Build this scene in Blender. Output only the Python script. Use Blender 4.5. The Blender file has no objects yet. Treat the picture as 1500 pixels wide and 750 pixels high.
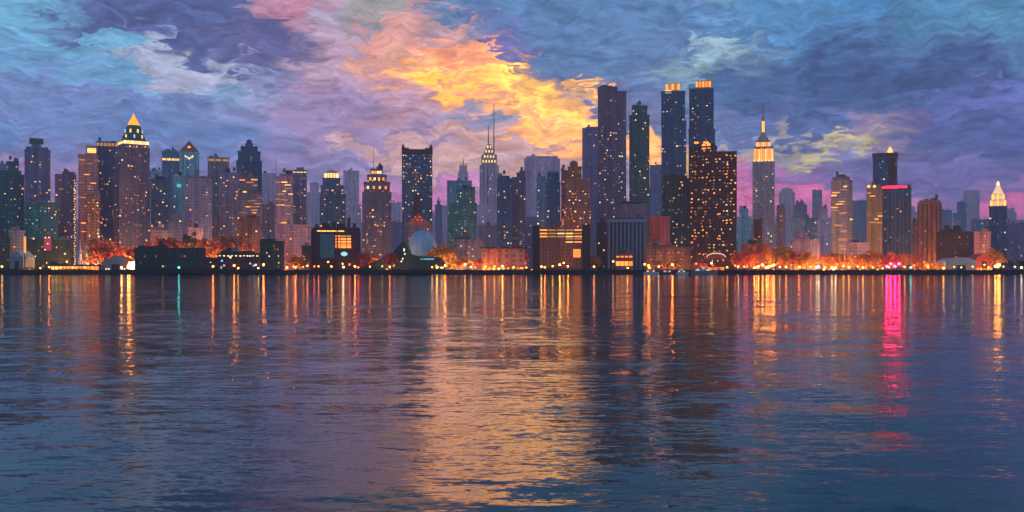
import bpy, math, random
from mathutils import Vector, Matrix
random.seed(11)
S = bpy.context.scene
COL = S.collection
R = math.radians

# ------------------------------------------------------------------ camera
CAM_Z, F, HX, HY = 8.0, 1500.0, 750.0, 392.0
cam_d = bpy.data.cameras.new('camera'); cam = bpy.data.objects.new('camera', cam_d); COL.objects.link(cam)
cam.location = (0, 0, CAM_Z); cam.rotation_euler = (R(90), 0, 0)
cam_d.sensor_width = 36; cam_d.lens = 36; cam_d.shift_y = 17 / 1500
cam_d.clip_start = 0.5; cam_d.clip_end = 60000
S.camera = cam
GZ = 3.0                                    # street level on the far shore
SHORE = 1200.0

def wx(px, D): return (px - HX) / F * D     # pixel column -> metres at distance D
def wz(py, D): return CAM_Z + (HY - py) / F * D
def lin(c):
    f = lambda v: v / 12.92 if v <= 0.04045 else ((v + 0.055) / 1.055) ** 2.4
    return tuple(f(v / 255.0) for v in c)

# ------------------------------------------------------------------ node helpers
class NT:
    def __init__(s, tree): s.t = tree; s.n = tree.nodes; s.l = tree.links
    def new(s, typ, **kw):
        nd = s.n.new(typ)
        for k, v in kw.items(): setattr(nd, k, v)
        return nd
    def link(s, a, b): s.l.new(a, b)
    def math(s, op, a, b=None, c=None, clamp=False):
        nd = s.new('ShaderNodeMath', operation=op); nd.use_clamp = clamp
        for i, v in enumerate((a, b, c)):
            if v is None: continue
            if isinstance(v, (int, float)): nd.inputs[i].default_value = v
            else: s.link(v, nd.inputs[i])
        return nd.outputs[0]
    def mix(s, fac, a, b, blend='MIX'):
        nd = s.new('ShaderNodeMix', data_type='RGBA', blend_type=blend)
        for sock, v in ((nd.inputs[0], fac), (nd.inputs[6], a), (nd.inputs[7], b)):
            if isinstance(v, (int, float)): sock.default_value = v
            elif isinstance(v, tuple): sock.default_value = (*v[:3], 1)
            else: s.link(v, sock)
        return nd.outputs[2]

def new_mat(name):
    m = bpy.data.materials.new(name); m.use_nodes = True
    nt = NT(m.node_tree); b = nt.n['Principled BSDF']
    return m, nt, b

def plain(name, c, rough=0.7, spec=0.3, metal=0.0, var=0.25, scale=0.15):
    m, nt, b = new_mat(name)
    tc = nt.new('ShaderNodeTexCoord')
    nz = nt.new('ShaderNodeTexNoise'); nz.inputs['Scale'].default_value = scale; nz.inputs['Detail'].default_value = 5
    nt.link(tc.outputs['Object'], nz.inputs['Vector'])
    lo = tuple(v * (1 - var) for v in c); hi = tuple(min(1, v * (1 + var)) for v in c)
    nt.link(nt.mix(nz.outputs[0], lo, hi), b.inputs['Base Color'])
    b.inputs['Roughness'].default_value = rough; b.inputs['Metallic'].default_value = metal
    b.inputs['Specular IOR Level'].default_value = spec
    return m

def emit(name, c, strength, sample=False):
    m, nt, b = new_mat(name)
    b.inputs['Base Color'].default_value = (*[min(1, v) * .3 for v in c], 1)
    b.inputs['Emission Color'].default_value = (*c, 1)
    b.inputs['Emission Strength'].default_value = strength
    b.inputs['Roughness'].default_value = 0.4
    try: m.cycles.emission_sampling = 'FRONT' if sample else 'NONE'
    except Exception: pass
    return m

def facade(name, wall, glass, floor=4.2, bay=4.0, wu=0.45, wv=0.5, rough=0.65, var=0.35):
    """walls with a grid of unlit windows: floors run along z, bays along x+y of the building"""
    m, nt, b = new_mat(name)
    tc = nt.new('ShaderNodeTexCoord')
    sp = nt.new('ShaderNodeSeparateXYZ'); nt.link(tc.outputs['Object'], sp.inputs[0])
    u = nt.math('DIVIDE', nt.math('ADD', sp.outputs[0], sp.outputs[1]), bay)
    v = nt.math('DIVIDE', sp.outputs[2], floor)
    mu = nt.math('LESS_THAN', nt.math('FRACT', u), wu)
    mv = nt.math('LESS_THAN', nt.math('FRACT', v), wv)
    mask = nt.math('MULTIPLY', mu, mv)
    cb = nt.new('ShaderNodeCombineXYZ')
    nt.link(nt.math('FLOOR', u), cb.inputs[0]); nt.link(nt.math('FLOOR', v), cb.inputs[1])
    wn = nt.new('ShaderNodeTexWhiteNoise'); nt.link(cb.outputs[0], wn.inputs['Vector'])
    mp = nt.new('ShaderNodeMapping'); mp.inputs['Scale'].default_value = (.17, .17, .012)
    nt.link(tc.outputs['Object'], mp.inputs[0])
    nz = nt.new('ShaderNodeTexNoise'); nz.inputs['Scale'].default_value = 1; nz.inputs['Detail'].default_value = 6
    nz.inputs['Roughness'].default_value = .65
    nt.link(mp.outputs[0], nz.inputs['Vector'])
    nf = nt.new('ShaderNodeMapRange'); nf.inputs[1].default_value = .3; nf.inputs[2].default_value = .7
    nt.link(nz.outputs[0], nf.inputs[0])
    v2 = var * 1.5; cool = (.85, .98, 1.18); warm = (1.18, 1.0, .86)
    wl = nt.mix(nf.outputs[0], tuple(x * (1 - v2) * c for x, c in zip(wall, cool)), tuple(min(.9, x * (1 + v2) * c) for x, c in zip(wall, warm)))
    n5 = nt.new('ShaderNodeTexNoise'); n5.inputs['Scale'].default_value = .6; n5.inputs['Detail'].default_value = 4; nt.link(mp.outputs[0], n5.inputs['Vector'])
    f5 = nt.new('ShaderNodeMapRange'); f5.inputs[1].default_value = .5; f5.inputs[2].default_value = .75; f5.inputs[4].default_value = .45; nt.link(n5.outputs[0], f5.inputs[0])
    lum = sum(wall) / 3
    wl = nt.mix(f5.outputs[0], wl, (lum * 1.5, lum * 1.25, lum * 2.1))  # lilac streaks: sky reflections painted into the wall colour
    gl = nt.mix(wn.outputs['Value'], tuple(x * .5 for x in glass), tuple(min(1, x * 1.6) for x in glass))
    nt.link(nt.mix(mask, wl, gl), b.inputs['Base Color'])
    rr = nt.math('MULTIPLY_ADD', mask, .2 - rough, rough)
    nt.link(rr, b.inputs['Roughness'])
    b.inputs['Specular IOR Level'].default_value = .35
    return m

# ------------------------------------------------------------------ mesh helpers
class MB:
    def __init__(s): s.v = []; s.f = []; s.m = []
    def add(s, vs, fs, mi=0):
        o = len(s.v); s.v += [tuple(p) for p in vs]; s.f += [tuple(i + o for i in f) for f in fs]; s.m += [mi] * len(fs); return s
    def box(s, x0, x1, y0, y1, z0, z1, mi=0):
        vs = [(x, y, z) for z in (z0, z1) for x, y in ((x0, y0), (x1, y0), (x1, y1), (x0, y1))]
        return s.add(vs, [(3, 2, 1, 0), (4, 5, 6, 7), (0, 1, 5, 4), (1, 2, 6, 5), (2, 3, 7, 6), (3, 0, 4, 7)], mi)
    def frustum(s, cx, cy, z0, z1, w0, d0, w1, d1, mi=0):
        vs = []
        for z, w, d in ((z0, w0, d0), (z1, w1, d1)):
            vs += [(cx - w / 2, cy - d / 2, z), (cx + w / 2, cy - d / 2, z), (cx + w / 2, cy + d / 2, z), (cx - w / 2, cy + d / 2, z)]
        return s.add(vs, [(3, 2, 1, 0), (4, 5, 6, 7), (0, 1, 5, 4), (1, 2, 6, 5), (2, 3, 7, 6), (3, 0, 4, 7)], mi)
    def lathe(s, prof, n=12, cx=0, cy=0, mi=0, a0=0.0):
        """prof: (radius, z) from the bottom up"""
        o = []
        for r, z in prof:
            o += [(cx + r * math.cos(a0 + 2 * math.pi * k / n), cy + r * math.sin(a0 + 2 * math.pi * k / n), z) for k in range(n)]
        fs = []
        for i in range(len(prof) - 1):
            for k in range(n):
                fs.append((i * n + k, i * n + (k + 1) % n, (i + 1) * n + (k + 1) % n, (i + 1) * n + k))
        fs.append(tuple(range(n - 1, -1, -1))); fs.append(tuple((len(prof) - 1) * n + k for k in range(n)))
        return s.add(o, fs, mi)
    def tube(s, p, q, r0, r1=None, n=6, mi=0):
        r1 = r0 if r1 is None else r1
        p, q = Vector(p), Vector(q); d = (q - p).normalized()
        a = d.orthogonal().normalized(); b = d.cross(a)
        vs = [c + (a * math.cos(t) + b * math.sin(t)) * r for c, r in ((p, r0), (q, r1)) for t in [2 * math.pi * k / n for k in range(n)]]
        fs = [(k, (k + 1) % n, n + (k + 1) % n, n + k) for k in range(n)] + [tuple(range(n - 1, -1, -1)), tuple(range(n, 2 * n))]
        return s.add(vs, fs, mi)
    def prism(s, poly, y0, y1, mi=0):
        """outline in x,z carried from y0 to y1 (outline runs counter-clockwise seen from -y)"""
        n = len(poly)
        vs = [(x, y0, z) for x, z in poly] + [(x, y1, z) for x, z in poly]
        fs = [tuple(range(n)), tuple(range(2 * n - 1, n - 1, -1))] + [((k + 1) % n, k, n + k, n + (k + 1) % n) for k in range(n)]
        return s.add(vs, fs, mi)
    def mesh(s, name):
        me = bpy.data.meshes.new(name); me.from_pydata(s.v, [], s.f); me.update(); return me
    def obj(s, name, mat, parent=None, smooth=False):
        me = s.mesh(name)
        for m in (mat if isinstance(mat, (list, tuple)) else [mat]): me.materials.append(m)
        if isinstance(mat, (list, tuple)):
            me.polygons.foreach_set('material_index', s.m)
        if smooth: me.polygons.foreach_set('use_smooth', [True] * len(me.polygons))
        o = bpy.data.objects.new(name, me); COL.objects.link(o)
        if parent: o.parent = parent
        return o

def tag(o, label=None, cat=None, group=None, kind=None):
    for k, v in (('label', label), ('category', cat), ('group', group), ('kind', kind)):
        if v: o[k] = v
    return o
def thing(name, label, cat, loc=(0, 0, 0), rz=0.0, group=None):
    o = bpy.data.objects.new(name, None); COL.objects.link(o)
    o.empty_display_size = 1; o.location = loc; o.rotation_euler = (0, 0, rz)
    return tag(o, label, cat, group)
def inst(name, me, mat, parent, loc, scale=(1, 1, 1), rz=0.0):
    o = bpy.data.objects.new(name, me); COL.objects.link(o); o.parent = parent
    o.location = loc; o.scale = scale; o.rotation_euler = (0, 0, rz)
    if mat is not None:
        o.material_slots[0].link = 'OBJECT'; o.material_slots[0].material = mat
    return o

# ------------------------------------------------------------------ materials
PAL = {}
def sat(c, f):
    m_ = sum(c) / 3; return tuple(max(.004, m_ + (v - m_) * f) for v in c)
def pal(k, wall, glass, **kw):
    glass = tuple(.55 * g + .45 * w_ * .8 for g, w_ in zip(glass, wall))
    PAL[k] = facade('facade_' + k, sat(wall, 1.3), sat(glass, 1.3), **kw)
pal('navy',   (0.05, 0.115, 0.23), (0.02, 0.065, 0.14), floor=4.0, bay=3.2, wu=.6, wv=.6, rough=.45)
pal('blue',   (0.15, 0.3, 0.46), (0.07, 0.17, 0.3), floor=4.2, bay=3.4, wu=.6, wv=.55, rough=.45)
pal('cyan',   (.30, .62, .78), (.12, .34, .50), floor=4.2, bay=3.6, wu=.5, wv=.5)
pal('teal',   (0.045, 0.17, 0.19), (0.02, 0.1, 0.12), floor=4.0, bay=3.4, wu=.6, wv=.6)
pal('violet', (.19, .21, .37), (.09, .12, .24), floor=4.2, bay=3.6)
pal('plum', (.13, .135, .21), (.05, .065, .13), floor=4.0, bay=3.8)
pal('mauve', (.32, .26, .36), (.18, .16, .26), floor=4.2, bay=4.0)
pal('rose',   (0.5, 0.28, 0.28), (0.26, 0.14, 0.16), floor=4.2, bay=4.0)
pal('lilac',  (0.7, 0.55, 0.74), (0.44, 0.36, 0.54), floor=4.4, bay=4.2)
pal('grey',   (0.28, 0.3, 0.34), (0.1, 0.12, 0.16), floor=4.0, bay=3.6)
pal('brown',  (0.24, 0.135, 0.085), (0.07, 0.05, 0.045), floor=4.0, bay=4.0)
pal('umber', (.045, .022, .015), (.014, .010, .009), floor=4.2, bay=4.6, wu=.6, wv=.6)
pal('rust',   (0.27, 0.125, 0.085), (0.12, 0.06, 0.05), floor=4.2, bay=4.2)
pal('brick',  (.42, .13, .10), (.36, .11, .09), floor=4.2, bay=4.6)
pal('olive',  (0.25, 0.2, 0.11), (0.07, 0.07, 0.05), floor=4.0, bay=3.6)
pal('black',  (.030, .028, .026), (.012, .014, .014), floor=4.0, bay=4.0)
pal('forest', (.030, .055, .045), (.012, .028, .026), floor=4.4, bay=5.0)
pal('stone', (.29, .36, .48), (.11, .16, .26), floor=4.0, bay=3.0, wu=.5, wv=.7)
pal('terra',  (.50, .22, .17), (.42, .18, .14), floor=6, bay=9)
M = {}
M['dark'] = plain('dark_metal', (.03, .03, .035), .5)
M['roof'] = plain('roof_felt', (.06, .055, .06), .9)
M['stone'] = plain('pale_stone', (.42, .36, .34), .8)
M['bluegrey'] = plain('blue_grey_panel', (.20, .26, .36), .5)
M['gold_roof'] = plain('gilded_roof', (.75, .45, .10), .35, metal=.6)
M['copper'] = plain('dark_green_copper', (.03, .13, .13), .5)
M['tile'] = plain('brown_roof_tile', (.28, .12, .10), .7)
M['steel'] = plain('grey_steel', (.28, .27, .30), .4, metal=.5)
M['white'] = plain('white_canvas', (.75, .73, .76), .7)
M['hull'] = plain('white_hull', (.55, .57, .62), .35)
M['hull_dark'] = plain('dark_hull', (.05, .07, .10), .35)
M['glassdark'] = plain('dark_glass', (.02, .035, .06), .1, spec=.6)
M['bluedome'] = plain('blue_dome_cladding', (.26, .50, .80), .4, var=.35, scale=.12)
M['blueroof'] = plain('blue_sheet_roof', (.16, .32, .55), .45)
M['redcanvas'] = plain('red_canvas', (.55, .10, .08), .8)
M['quay'] = plain('dark_quay_stone', (.045, .036, .030), .9, scale=.4)
M['paving'] = plain('promenade_paving', (.16, .12, .10), .85, scale=.05)
M['earth'] = plain('city_ground', (.10, .085, .085), .9, scale=.02)
M['bark'] = plain('bark', (.07, .045, .03), .9)
M['pole'] = plain('lamp_pole_paint', (.02, .02, .022), .5)
def leafmat(name, c):
    m, nt, b = new_mat(name)
    tc = nt.new('ShaderNodeTexCoord')
    nz = nt.new('ShaderNodeTexNoise'); nz.inputs['Scale'].default_value = .45; nz.inputs['Detail'].default_value = 4
    nt.link(tc.outputs['Object'], nz.inputs['Vector'])
    oi = nt.new('ShaderNodeObjectInfo')
    f = nt.math('ADD', nz.outputs[0], nt.math('MULTIPLY_ADD', oi.outputs['Random'], .4, -.2), clamp=True)
    nt.link(nt.mix(f, tuple(v * .45 for v in c), tuple(min(1, v * 1.5) for v in c)), b.inputs['Base Color'])
    b.inputs['Roughness'].default_value = .6
    tr = nt.new('ShaderNodeBsdfTranslucent'); tr.inputs[0].default_value = (*c, 1)
    mx = nt.new('ShaderNodeMixShader'); mx.inputs[0].default_value = .35
    out = nt.n['Material Output']
    nt.link(b.outputs[0], mx.inputs[1]); nt.link(tr.outputs[0], mx.inputs[2]); nt.link(mx.outputs[0], out.inputs[0])
    return m
LEAF = {'orange': leafmat('orange_glow_leaves', (.52, .17, .035)), 'red': leafmat('red_glow_leaves', (.48, .09, .05)),  # orange glow of the shore lamps put into the leaf colours
        'gold': leafmat('gold_glow_leaves', (.60, .32, .04)), 'green': leafmat('dark_green_leaves', (.035, .06, .03))}
E = {}
for k, c, s in (('amber', (1, .30, .045), 2.2), ('gold', (1, .52, .11), 2.0), ('cream', (1, .72, .38), 1.8),
                ('cool', (.55, .78, 1), .9), ('orange', (1, .19, .02), 2.2), ('red', (1, .05, .04), 1.6),
                ('teal', (.08, .75, .80), .8), ('dim', (1, .42, .12), .6), ('lilac', (.75, .55, 1), .7),
                ('dimcool', (.45, .60, .85), .30), ('faint', (1, .45, .16), .28), ('dimamber', (1, .28, .05), .7)):
    E[k] = emit('lit_window_' + k, c, s)
LAMP = {'amber': emit('lamp_amber', (1, .26, .035), 20, True), 'gold': emit('lamp_gold', (1, .42, .06), 20, True),
        'cream': emit('lamp_cream', (1, .66, .32), 18, True), 'red': emit('lamp_red', (1, .06, .035), 14, True), 'bright': emit('lamp_bright', (1, .40, .07), 60, True),
        'blaze': emit('lamp_added_streak', (1, .20, .022), 110, True),
        'magenta': emit('lamp_magenta', (1, .012, .13), 150, True), 'teal': emit('lamp_teal', (.05, .8, .7), 25, True)}

# ------------------------------------------------------------------ setting
def structure(name, mb, mat): return tag(mb.obj(name, mat), kind='structure')
mw = MB(); mw.add([(-5200, -1500, 0), (5200, -1500, 0), (5200, SHORE + .5, 0), (-5200, SHORE + .5, 0)], [(0, 1, 2, 3)])
def water_mat():
    m, nt, b = new_mat('river_water')
    geo = nt.new('ShaderNodeNewGeometry')
    acc = None
    # slopes of three trains of wavelets, long-crested across the view
    for i, (sx, sy, ax, ay, det) in enumerate(((.028, .075, .010, .018, 2), (.12, .38, .022, .026, 3), (.42, 1.6, .040, .034, 3), (2.2, 7.0, .040, .026, 2))):
        mp = nt.new('ShaderNodeMapping'); mp.inputs['Scale'].default_value = (sx, sy, 1); mp.inputs['Location'].default_value = (i * 37.1, i * 11.7, 0)
        mp.inputs['Rotation'].default_value = (0, 0, (-.10, .07, -.04, .05)[i])
        nt.link(geo.outputs['Position'], mp.inputs[0])
        nz = nt.new('ShaderNodeTexNoise'); nz.noise_dimensions = '2D'; nz.inputs['Scale'].default_value = 1; nz.inputs['Detail'].default_value = det
        nz.inputs['Roughness'].default_value = .55; nz.inputs['Distortion'].default_value = .6
        nt.link(mp.outputs[0], nz.inputs['Vector'])
        sb = nt.new('ShaderNodeVectorMath', operation='SUBTRACT'); sb.inputs[1].default_value = (.5, .5, .5); nt.link(nz.outputs['Color'], sb.inputs[0])
        ml = nt.new('ShaderNodeVectorMath', operation='MULTIPLY'); ml.inputs[1].default_value = (ax * 5, ay * 5, 0); nt.link(sb.outputs[0], ml.inputs[0])
        if acc is None: acc = ml.outputs[0]
        else:
            ad = nt.new('ShaderNodeVectorMath', operation='ADD'); nt.link(acc, ad.inputs[0]); nt.link(ml.outputs[0], ad.inputs[1]); acc = ad.outputs[0]
    up = nt.new('ShaderNodeVectorMath', operation='ADD'); up.inputs[1].default_value = (0, 0, 1); nt.link(acc, up.inputs[0])
    nm = nt.new('ShaderNodeVectorMath', operation='NORMALIZE'); nt.link(up.outputs[0], nm.inputs[0])
    b.inputs['Base Color'].default_value = (.0004, .060, .070, 1)
    b.inputs['Roughness'].default_value = .06
    b.inputs['IOR'].default_value = 1.22
    nt.link(nm.outputs[0], b.inputs['Normal'])
    return m
structure('river_water', mw, water_mat())
mg = MB(); mg.add([(-5200, SHORE + 62, GZ - .05), (5200, SHORE + 62, GZ - .05), (5200, 6900, GZ - .05), (-5200, 6900, GZ - .05)], [(0, 1, 2, 3)])
structure('city_ground', mg, M['earth'])
mp_ = MB(); mp_.box(-5200, 5200, SHORE + 1.2, SHORE + 62, -3, GZ)
structure('promenade', mp_, M['paving'])
# quay wall with buttress piles and coping
mq = MB(); mq.box(-5200, 5200, SHORE - .2, SHORE + 1.2, -3, GZ + 1.9)  # top raised to keep the added lamps out of the water reflections
for k in range(-75, 76): mq.box(k * 9.3 - .4, k * 9.3 + .4, SHORE - .9, SHORE - .2, -3, GZ + .2)
mq.box(-5200, 5200, SHORE - .45, SHORE + 1.45, GZ + 1.9, GZ + 2.15)
tag(mq.obj('quay_wall', M['quay']), 'dark stone quay wall running the whole length of the far shore', 'wall')

# ------------------------------------------------------------------ placing without overlap
FOOT = []; ALLB = []
def corners(x, y, hw, hd, a):
    c, s = math.cos(a), math.sin(a)
    return [(x + sx * hw * c - sy * hd * s, y + sx * hw * s + sy * hd * c) for sx, sy in ((-1, -1), (1, -1), (1, 1), (-1, 1))]
def crosses(A, B):
    for P in (A, B):
        for i in range(4):
            ex, ey = P[(i + 1) % 4][0] - P[i][0], P[(i + 1) % 4][1] - P[i][1]
            nx, ny = -ey, ex
            a = [nx * p[0] + ny * p[1] for p in A]; b = [nx * p[0] + ny * p[1] for p in B]
            if max(a) <= min(b) or max(b) <= min(a): return False
    return True
WINME = MB().box(-.5, .5, -.5, .5, -.5, .5).mesh('lit_window'); WINME.materials.append(E['amber'])
PICK = {'w': ['amber', 'gold', 'dim', 'cream', 'dim', 'faint', 'faint', 'dimamber'], 'a': ['amber', 'orange', 'dimamber', 'dim', 'faint'], 'c': ['cool', 'cream', 'dim', 'dimcool', 'dimcool', 'faint'],
        'y': ['gold', 'dim', 'dim', 'amber', 'faint'], 'm': ['amber', 'cream', 'dim', 'cool', 'dimcool', 'faint', 'dimcool'], 'r': ['red', 'orange', 'dimamber', 'dim'], 'l': ['cream', 'lilac', 'dim', 'faint', 'lilac']}

class B:
    """A building given by the columns it spans in view and its tiers from the ground up; stands at real distance D."""
    def __init__(s, label, tiers, D, face, name='tower', cat='tower', yaw=0, ratio=.8, base=GZ, cornice=True, group=None, sep=2.5, fixed=False):
        p0, p1, _ = tiers[0]; s.pc = (p0 + p1) / 2
        if D > 1590: D = D + (D - 1590) * 1.6 + 200
        a = R(yaw); ca, sa = math.cos(a), abs(math.sin(a))
        while True:
            wmax = (p1 - p0) / F * D / (ca + ratio * sa)
            d = wmax * ratio
            xc = wx((p0 + p1) / 2, D)
            rz = -math.atan2(xc, D) + a
            n = Vector((xc, D, 0)).normalized(); half = (d * ca + wmax * sa) / 2
            cx, cy = xc + n.x * half, D + n.y * half
            # keep the view size: the front edge sits at D
            P = corners(cx, cy, wmax / 2 + sep, d / 2 + sep, rz)
            if fixed or not any(crosses(P, Q) for Q in FOOT): break
            D += 6
        FOOT.append(P); s.D = D; ALLB.append(s)
        s.root = thing(name, label, cat, (cx, cy, base), rz, group)
        s.tiers = []; body = MB(); led = MB(); zb = 0.0
        for (q0, q1, yt) in tiers:
            zt = CAM_Z + (HY - yt) / F * D - base
            w = (q1 - q0) / F * D / (ca + ratio * sa); dd = w * ratio
            off = ((q0 + q1) / 2 - (p0 + p1) / 2) / F * D / ca
            off = max(-wmax / 2 + w / 2, min(wmax / 2 - w / 2, off)) if w < wmax else off
            body.box(off - w / 2, off + w / 2, -dd / 2, dd / 2, zb, zt)
            if cornice: led.box(off - w / 2 - .5, off + w / 2 + .5, -dd / 2 - .5, dd / 2 + .5, zt - 1.6, zt + .9)
            s.tiers.append((off, w, dd, zb, zt)); zb = zt
        s.body = body.obj('facade', PAL[face] if isinstance(face, str) else face, s.root)
        if cornice: led.obj('parapet', PAL[face] if isinstance(face, str) else face, s.root)
        s.top = s.tiers[-1]; s.a = a; s.m = 1.0 / F * D          # metres per picture pixel here
    def windows(s, n, pal='w', tiers=None, size=(2.3, 2.2), zlo=0.08, zhi=.97, floor=4.2, bay=4.0, band=0, cap=100, side=True, xr=(0, 1)):
        used = set(); made = 0; rest = MB(); tr = [s.tiers[i] for i in tiers] if tiers else s.tiers
        area = [t[1] * (t[4] - t[3]) for t in tr]
        for _ in range(n * 6):
            if made >= n: break
            off, w, d, z0, z1 = random.choices(tr, area)[0]
            fl = int((z1 - z0 - 3) / floor)
            if fl < 1: continue
            k = random.randrange(fl); z = z0 + 2.4 + k * floor
            f = (z - s.tiers[0][3]) / max(1, s.top[4])
            if not zlo <= f <= zhi: continue
            onside = side and s.a != 0 and random.random() < d * abs(math.sin(s.a)) / (w * math.cos(s.a) + d * abs(math.sin(s.a)))
            span = d if onside else w
            nb = max(1, int((span - 1.5) / bay)); j = random.randrange(nb)
            if not onside and not xr[0] <= (j + .5) / nb <= xr[1]: continue
            key = (round(off), onside, round(z0), k, j)
            if key in used: continue
            used.add(key)
            wd = size[0] * random.uniform(.5, 1.0); hh = size[1] * random.uniform(.5, 1.0)
            if band: wd = min(span * .6, bay * random.uniform(1.2, band))
            p = (j + .5) * span / nb - span / 2
            p = max(-span / 2 + wd / 2 + .3, min(span / 2 - wd / 2 - .3, p))
            c = random.choice(PICK[pal]); z += random.uniform(-.7, .7)
            if not band: p = max(-span / 2 + wd / 2 + .3, min(span / 2 - wd / 2 - .3, p + random.uniform(-.3, .3) * bay))
            if onside:
                loc = (off + (w / 2 if s.a < 0 else -w / 2), p, z); sc = (.3, wd, hh)
            else: loc = (off + p, -d / 2, z); sc = (wd, .3, hh)
            if made < cap: inst('window', WINME, E[c], s.root, loc, sc)
            else:
                rest.box(loc[0] - sc[0] / 2, loc[0] + sc[0] / 2, loc[1] - sc[1] / 2, loc[1] + sc[1] / 2, z - hh / 2, z + hh / 2)
            made += 1
        if rest.v: tag(rest.obj('window', E['amber'], s.root), kind='stuff')
        return s
    def roofbox(s, q0, q1, yt, mat, name='rooftop_unit', win=None):
        """a smaller block on the roof, columns q0..q1 up to row yt"""
        off, w, d, z0, z1 = s.top
        c = ((q0 + q1) / 2 - s.pc) * s.m / math.cos(s.a)
        ww = (q1 - q0) * s.m / (math.cos(s.a) + .8 * abs(math.sin(s.a)))
        zt = CAM_Z + (HY - yt) * s.m - s.root.location.z
        mb = MB().box(c - ww / 2, c + ww / 2, -d * .35, d * .35, z1, zt)
        for k in range(3):
            x = c - ww / 2 + ww * (k + .5) / 3; mb.box(x - .5, x + .5, -d * .35 - .3, -d * .35, z1, zt - .8)
        mb.obj(name, mat, s.root); return s
    def antenna(s, q, yt, r=.6, mat=None, z0=None):
        zt = CAM_Z + (HY - yt) * s.m - s.root.location.z
        c = (q - s.pc) * s.m / math.cos(s.a)
        zb = s.top[4] if z0 is None else z0
        MB().tube((c, 0, zb), (c, 0, zt), r, r * .35).obj('antenna', mat or M['steel'], s.root); return s
    def zpy(s, py): return CAM_Z + (HY - py) * s.m - s.root.location.z

# ------------------------------------------------------------------ low buildings along the shore (nearest)
def lx(b, q): return (q - b.pc) * b.m / math.cos(b.a)       # picture column -> local x on a building

# pier pavilion glowing orange, far end of the pier sheds
p = thing('pier_pavilion', 'long low pier pavilion glowing orange under a flat dark roof, below the lit mast', 'pavilion', (wx(111, 1216), 1216, GZ))
w = 70 / F * 1216; n = 12
MB().box(-w / 2 - 2, w / 2 + 2, -5, 7, -.0, .8).obj('deck', M['quay'], p)
FOOT.append(corners(wx(111, 1216), 1217, w / 2 + 3, 8, 0))
for k in range(n):
    x = -w / 2 + w * (k + .5) / n
    inst('window', WINME, E[random.choice(['orange', 'amber', 'orange', 'gold'])], p, (x, -2, 4.2), (w / n * .88, .3, 4.6))
MB().box(-w / 2, w / 2, -1.8, 5, .8, 7.0).obj('wall', M['dark'], p)
for k in range(n + 1): MB().tube((-w / 2 + w * k / n, -4, .8), (-w / 2 + w * k / n, -4, 7.0), .25).obj('column', M['dark'], p)
MB().frustum(0, 1, 7.0, 8.6, w + 5, 13, w - 2, 8).obj('roof', M['roof'], p)
# tall mast strung with lights
D = 1246; x0 = wx(110, D); h = wz(262, D) - GZ
p = thing('lit_mast', 'very tall slender mast strung with yellow lights from top to foot', 'mast', (x0, D, GZ))
MB().lathe([(3, 0), (3, 2), (1.2, 3)], 10).obj('base', M['stone'], p)
pl_ = MB().tube((0, 0, 2.9), (0, 0, h), .7, .25, 8).obj('pole', M['steel'], p)
BULB = MB().lathe([(.1, -.7), (.6, -.35), (.7, 0), (.6, .35), (.1, .7)], 8).mesh('light_bulb'); BULB.materials.append(E['gold'])
for k in range(34):
    z = 6 + (h - 8) * k / 33
    inst('light_bulb', BULB, E[random.choice(['gold', 'gold', 'amber', 'cream'])], pl_, (.8 * math.cos(k * 2.4), -.9, z), (1, 1, 1.1))
# billboard
D = 1262; x0 = wx(70, D); hw = 6 / F * D; zb, zt = wz(368, D) - GZ, wz(346, D) - GZ
p = thing('billboard', 'upright billboard lit pinkish red on two posts among dark sheds', 'billboard', (x0, D, GZ)); FOOT.append(corners(x0, D, hw + 1, 2, 0))
MB().box(-hw, hw, 0, .6, zb, zt).obj('backing_board', M['dark'], p)
mb = MB()
for sx in (-.6, .6): mb.tube((sx * hw, .8, 0), (sx * hw, .8, zb + 4), .5)
mb.obj('post', M['dark'], p)
MB().box(-hw + .6, hw - .6, -.12, -.02, zb + .6, zt - .6).obj('lit_panel', emit('sign_red', (.75, .09, .13), .45), p)
for lx_, lz in ((-.5, .9), (.4, .92), (-.6, .1), (.05, .5)):
    inst('light_bulb', BULB, E['cream'], p, (lx_ * hw, -.9, zb + (zt - zb) * lz), (1.3, .8, 1.3))
# lantern column
D = 1238; p = thing('lantern_column', 'orange lantern column glowing on its upper half beside the blue gabled shed', 'lamp', (wx(36.5, D), D, GZ))
FOOT.append(corners(wx(36.5, D), D, 2, 2, 0))
zt = wz(344, D) - GZ
MB().lathe([(1.3, 0), (1.3, .9), (.7, 1.2), (.6, zt * .5)], 10).obj('pole', M['pole'], p)
MB().lathe([(.8, zt * .5), (1.3, zt * .56), (1.3, zt * .9), (.9, zt * .96)], 10).obj('lantern', emit('lantern_orange', (1, .36, .05), 1.4, True), p)
MB().lathe([(1.6, zt * .96), (.15, zt + 1.5)], 10).obj('cap', M['pole'], p)
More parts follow.
